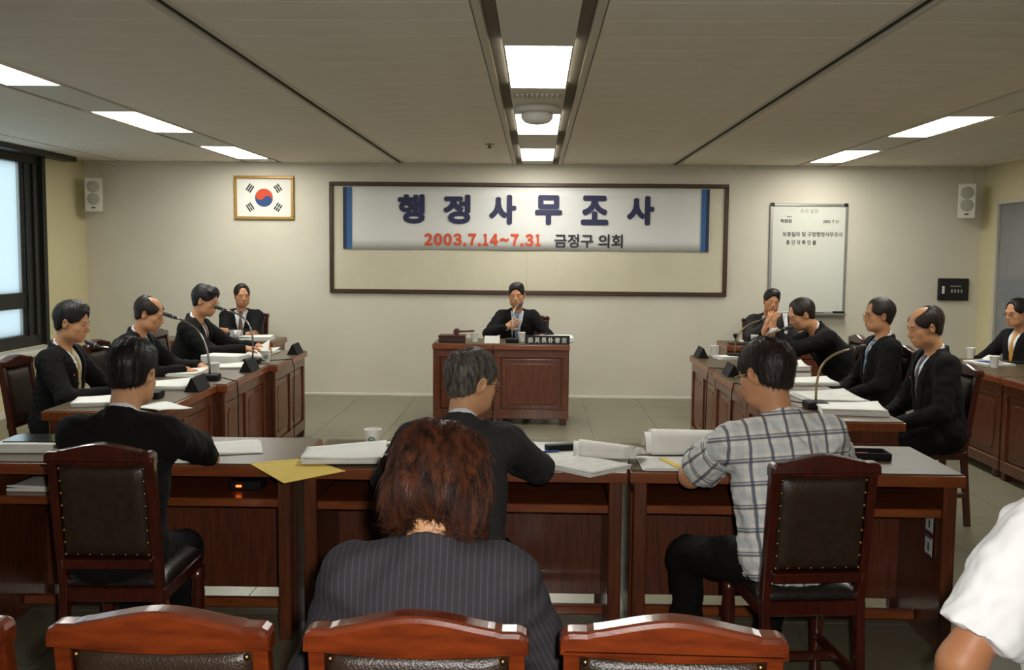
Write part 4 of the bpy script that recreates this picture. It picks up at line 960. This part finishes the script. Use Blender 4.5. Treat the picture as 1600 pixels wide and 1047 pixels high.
mic((-2.13, 7.43, TZ), .1, (-2.10, 7.43, 1.00), (-2.16, 7.43, 1.10), (-2.32, 7.41, 1.13), (-1, -.1, .35), 'gooseneck microphone of the man in glasses, window side', cable=[(-2.07, 7.43, TZ+.02), (-1.98, 7.6, TZ+.008), (-1.90, 7.72, TZ+.004), (-1.885, 7.73, .66), (-1.89, 7.72, .3), (-1.88, 7.7, .02)])
mic((-2.20, 5.63, TZ), .1, (-2.20, 5.63, .98), (-2.28, 5.63, 1.00), (-2.50, 5.63, 1.02), (-1, .1, .42), 'gooseneck microphone whose head shows beside the black-haired head in front')
nameplate((-2.055, 5.99, TZ), -PI/2+.03, 'dark name plate before the nearest microphone, window side'); nameplate((-2.02, 6.98, TZ), -PI/2+.03, 'dark name plate, middle one of the window side'); nameplate((-1.99, 8.20, TZ), -PI/2+.03, 'dark name plate at the far end of the window side')
# door-side row
RP = [((1.78, 6.62), .05, .40, .24, .02, 'papers under the gooseneck stem, door-side row'), ((1.74, 5.93), .1, .34, .40, .015, 'wide spread of papers before the man looking down'), ((1.72, 5.42), -.12, .34, .25, .03, 'paper stack at the near end of the door-side row'), ((1.62, 8.16), .2, .28, .20, .02, 'papers at the far end of the door-side row')]
for k, ((x, y), a, w, l, t, lab) in enumerate(RP): paper((x, y, TZ), a, w, l, t, lab, n=4, seed=40+k, m='paper_print' if k == 1 else 'paper', curl=.015, wave=.003)
bn2 = empty('ring_binder', (1.74, 6.98, TZ), .05, 'dark red ring binder under papers in the door-side row', 'binder')
MB().box((-.16, -.12, 0), (.16, .12, .006), .002).box((-.16, -.12, .045), (.16, .12, .051), .002).box((-.165, -.12, 0), (-.158, .12, .051), .002).build('binder_cover', M['burgundy'], bn2); MB().box((-.15, -.115, .006), (.155, .115, .044), .002).build('pages', M['paper'], bn2)
MB().lathe([(.014, -.002), (.014, .002)], (0, -.1215, .026), 14, Matrix.Rotation(PI/2, 3, 'X')).build('spine_ring', M['alu'], bn2)
paper((1.75, 6.98, TZ+.053), .12, .28, .2, .025, 'curled white papers on top of the dark red binder', n=4, seed=50, curl=.03, wave=.006)
mic((1.565, 5.55, TZ), .0, (1.565, 5.56, .93), (1.58, 5.58, 1.02), (1.77, 5.62, 1.055), (1, .1, .22), 'tan gooseneck microphone of the man looking down, door side', stem='flex_tan', cable=[(1.50, 5.60, TZ+.02), (1.40, 5.9, TZ+.006), (1.36, 6.5, TZ+.006), (1.305, 6.55, TZ+.004), (1.295, 6.55, .66), (1.29, 6.55, .02)])
mic((1.52, 7.20, TZ), .0, (1.52, 7.2, .90), (1.57, 7.21, .98), (1.78, 7.25, 1.04), (1, .1, .28), 'tan gooseneck microphone of the man in gold glasses, partly behind black hair', stem='flex_tan', cable=[(1.45, 7.22, TZ+.02), (1.40, 7.4, TZ+.006), (1.30, 7.45, TZ+.004), (1.29, 7.46, .66), (1.285, 7.46, .3), (1.28, 7.47, .02)])
mic((1.64, 8.22, TZ), .0, (1.64, 8.2, .93), (1.68, 8.2, 1.0), (1.84, 8.2, 1.045), (1, 0, .28), 'gooseneck microphone of the man wiping his face', stem='flex_tan')
cup((1.49, 8.33, TZ), 'paper cup at the far end of the door-side row', emblem=False)
nameplate((1.375, 8.28, TZ), PI/2, 'dark name plate at the far end of the door-side row'); nameplate((1.385, 7.05, TZ), PI/2, 'dark name plate in the middle of the door-side row')
gl_ = empty('water_glass', (1.46, 6.78, TZ), 0, 'clear glass beside the black-haired head, door-side row', 'glass')
MB().lathe([(.025, 0), (.033, .09), (.031, .09), (.024, .006)], seg=20).build('glass_body', M['lens'], gl_)
# far side desks
bs = empty('desk_stand', (1.93, 9.52, TZ), 0, 'small black desk stand at the end of the desk below the whiteboard', 'stand')
MB().box((-.09, -.06, 0), (.09, .06, .018), .004).build('base', M['wood_dark'], bs); MB().lathe([(.022, .018), (.012, .03), (.012, .055), (.028, .075), (.028, .095), (.014, .10)], (-.02, 0, 0), 14).build('post', M['black_plastic'], bs); MB().box((.01, -.02, .018), (.05, .02, .04), .004).build('white_cap', M['box_white'], bs)
cup((2.08, 9.50, TZ), 'paper cup on the desk below the whiteboard', emblem=False); paper((2.27, 9.56, TZ), 0, .3, .22, .012, 'papers before the man in grey below the whiteboard', n=3, seed=60); paper((2.80, 9.56, TZ), 0, .26, .22, .02, 'white papers at the door-side end of the desk below the whiteboard', n=3, seed=61)
paper((-2.66, 9.45, TZ), .1, .30, .22, .03, 'paper pile on the side desk by the flag wall', n=4, seed=62, wave=.004); paper((-3.05, 9.42, TZ), -.1, .26, .2, .02, 'papers before the man with folded arms', n=3, seed=63)
o = tag(MB().lathe([(.055, 0), (.06, .01), (.062, .085), (.058, .088), (.05, .09)], seg=24).build('tin_box', M['alu']), 'round pale tin on the side desk by the flag wall', 'tin'); o.location = (-2.85, 9.42, TZ)
# desks by the door
cup((3.64, 8.40, TZ), 'farthest paper cup on the desks by the door', emblem=False); cup((3.53, 7.72, TZ), 'paper cup before the blue and white booklet by the door', emblem=False); cup((3.47, 7.05, TZ), 'nearest paper cup on the desks by the door, at the picture edge', rz_=-.6)
bl = paper((3.60, 7.98, TZ), .2, .24, .32, .015, 'blue and white booklet on the desk by the door', 'booklet', n=3, seed=70)
MB().box((-.07, -.12, .0185), (.05, .09, .0195)).build('blue_cover_print', M['blue'], bl)
pp = tag(MB().sheet(lambda u, v: ((u-.5)*.12, (v-.5)*.12, .035*math.sin(PI*u)*math.sin(PI*v)+.012*abs(math.sin(7*u+3*v))+.003), 12, 12, .002).build('crumpled_tissue', M['box_white']), 'crumpled white tissue beside the farthest cup by the door', 'tissue'); pp.location = (3.72, 8.22, TZ)
# ---------------------------------------------------------------- people
A_ = lambda w, pole=None, d=None, n=None: {k: v for k, v in dict(w=w, pole=pole, d=d, n=n).items() if v is not None}
W = PI/2
LAP = (A_((-.11,.30,.63), d=(.4,.8,-.1)), A_((.11,.30,.63), d=(-.4,.8,-.1)))
# window-side row, facing the aisle (+x)
person('man in a black suit with a gold patterned tie, looking down, beside the window', (-2.85, 5.83, 0), -W, lean=.13, head=(.04,.22,0), tie=M['tie_gold'], badge=True, h=.0055, scale=.945, seed=1, hair='short', jaw=1.08, strands=3500,
       arms=(A_((-.16,.40,.80), d=(.7,.5,-.1)), A_((.14,.42,.79), d=(-.5,.7,-.1))))
person('balding man in a black suit writing in the window-side row', (-2.86, 6.83, 0), -W, lean=.27, head=(0,.32,0), hair='balding', hair_mat=M['hair_soft'], tie=M['tie_dark'], h=.006, scale=.955, seed=2, strands=2500,
       arms=(A_((-.12,.52,.80), d=(.5,.8,-.2)), A_((.16,.50,.80), d=(-.5,.8,-.1))))
person('man in a black suit and glasses reading papers he holds, window-side row', (-2.80, 7.90, 0), -W, lean=.22, head=(-.06,.26,0), hair='swept', tie=M['tie_brown'], badge=True, glasses=M['gold_frame'], h=.006, scale=.98, seed=3,
       arms=(A_((-.10,.55,.82), d=(.2,.9,.0)), A_((.14,.52,.82), d=(-.3,.9,.1))))
person('man in a dark suit with folded arms at the far side desk', (-3.01, 10.15, 0), PI+.15, lean=.07, head=(.35,.10,0), hair='receding', tie=M['tie_brown'], h=.0065, scale=.92, seed=4,
       arms=(A_((.10,.30,.84), pole=(-1,.1,-.5), d=(1,.1,0), n=(0,-1,0)), A_((-.08,.33,.80), pole=(1,.1,-.5), d=(-1,.1,.1), n=(0,-1,0))))
# chairman
person('chairman in a black suit speaking into the microphone with one hand raised', (-.185, 10.12, 0), PI, lean=.15, side=.0, head=(-.10,.08,.05), hair='short', tie=M['tie_blue'], badge=True, shirt=M['shirt_blue'], h=.0055, scale=.95, seed=5,
       arms=(A_((-.26,.40,.80), d=(.3,.9,0)), A_((.10,.40,.90), pole=(.9,-.1,-.6), d=(-.75,.15,.45), n=(-.2,-.95,0))), fingers=(.4,.25))
# door-side row, facing the aisle (-x)
person('man in a dark grey suit below the whiteboard, half hidden behind another man', (2.36, 10.20, 0), PI-.1, lean=.22, head=(.15,.16,-.10), hair='short', cloth=M['suit_charcoal'], tie=M['tie_dark'], h=.0065, scale=.93, seed=6,
       arms=(None, A_((.02,.34,.98), pole=(.9,.1,-.8), d=(-.2,-.1,1), n=(0,-1,0))))
person('man in a black suit bending forward and wiping his face with a white handkerchief', (2.50, 8.06, 0), W+.05, lean=.62, slump=1.15, head=(.02,.42,0), hair='receding', hair_mat=M['hair_soft'], h=.0055, scale=1.0, seed=7, tie=M['tie_dark'],
       arms=(A_((-.02,.60,.98), pole=(-.9,.2,-.8), d=(.05,-.05,1), n=(0,-1,.1)), A_((.06,.64,.97), pole=(.6,.2,-1.), d=(-.15,-.1,1), n=(0,-1,0))), fingers=(.45,.45))
person('man in a black suit and gold glasses sitting upright, door-side row', (2.46, 7.10, 0), W+.02, lean=.03, head=(.0,.04,0), hair='receding', hair_mat=M['hair_soft'], glasses=M['gold_frame'], tie=M['tie_blue'], badge=True, h=.0055, scale=.95, seed=8, strands=2500, arms=LAP)
person('man in a black suit looking down at papers, nearest in the door-side row', (2.395, 5.90, 0), W+.03, lean=.13, head=(.02,.26,0), hair='balding', hair_mat=M['hair_soft'], tie=M['tie_dark'], badge=True, h=.0055, scale=.965, seed=9, strands=2500, arms=LAP)
person('man in a black suit with an orange tie by the grey door', (4.06, 8.34, 0), W+.30, lean=.13, head=(.0,.16,0), hair='receding', tie=M['tie_orange'], glasses=M['glass_frame'], h=.0065, scale=.925, seed=10)
# front row, seen from behind
person('man in a black jacket with black hair, front row, back turned', (-1.445, 3.36, 0), .03, lean=.22, head=(-.12,.30,0), hair='short', hair_t=.017, h=.006, scale=.945, seed=11, strands=9000, skin=M['skin_pale'], hj=.0075,
       arms=(A_((-.10,.52,.80), d=(.6,.6,0)), A_((.17,.60,.79), pole=(1,.05,.05), d=(-.75,.6,.1))))
person('grey-haired man in a charcoal suit and glasses turning his head, front row', (-.265, 3.38, 0), -.05, lean=.29, head=(-.82,.22,0), hair='thin', hair_mat=M['hair_grey'], cloth=M['suit_charcoal'], glasses=M['glass_frame'], h=.005, scale=.935, seed=12, strands=9000, skin=M['skin_pale'], shx=.01, hj=.0075,
       arms=(A_((-.24,.52,.80), d=(.3,.9,0)), A_((.17,.56,.79), pole=(.8,.1,-.4), d=(-.6,.7,0))))
person('man in a white and blue plaid short-sleeved shirt, front row, back turned', (.875, 3.38, 0), .12, lean=.18, side=-.06, head=(.50,.30,.05), hair='thin', hair_t=.018, hair_mat=M['hair_soft'], outfit='short_shirt', cloth=M['plaid'], h=.005, scale=.965, seed=13, strands=9000, glasses=M['gold_frame'], shx=.005, hj=.0075,
       arms=(A_((-.20,.52,.79), pole=(-.75,-.1,-.75), d=(.5,.7,0)), A_((.22,.50,.80), d=(-.4,.8,0))), knees=(.20,.09))
# nearest row
person('woman with red-brown hair in a dark pinstriped jacket, head bowed, nearest row', (-.205, 1.90, 0), 0, lean=.13, slump=1.6, head=(-.08,.62,.05), hair='bob', hair_mat=M['hair_red'], cloth=M['suit_pinstripe'], h=.005, scale=.94, collar=False, seed=14, strands=26000, skin=M['skin_pale'], hj=.007, shx=-.010,
       arms=(A_((-.14,.36,.66), d=(.4,.8,0)), A_((.16,.38,.66), d=(-.4,.8,0))))
person('person in a white short-sleeved shirt cut off by the picture edge', (1.185, 1.98, 0), .05, lean=.06, head=(0,.1,0), hair='short', outfit='short_shirt', cloth=M['cotton_white'], h=.006, scale=1.04, seed=15, skin=M['skin_tan'], hj=.007,
       arms=(A_((-.30,.14,.52), pole=(-.5,-.4,-.3), d=(.1,.8,-.5)), A_((.2,.38,.64), d=(-.3,.8,0))))
hk = tag(MB().sheet(lambda u, v: (.055*(u-.5)+.012*math.sin(9*v), .012*math.sin(6*u+2*v), -.12+.20*v+.01*math.sin(8*u)), 10, 16, .006).build('handkerchief', M['cotton_white']), 'white handkerchief pressed to the face of the bending man', 'handkerchief'); hk.location = (1.985, 7.95, 1.03); hk.rotation_euler = (.0, .15, W)
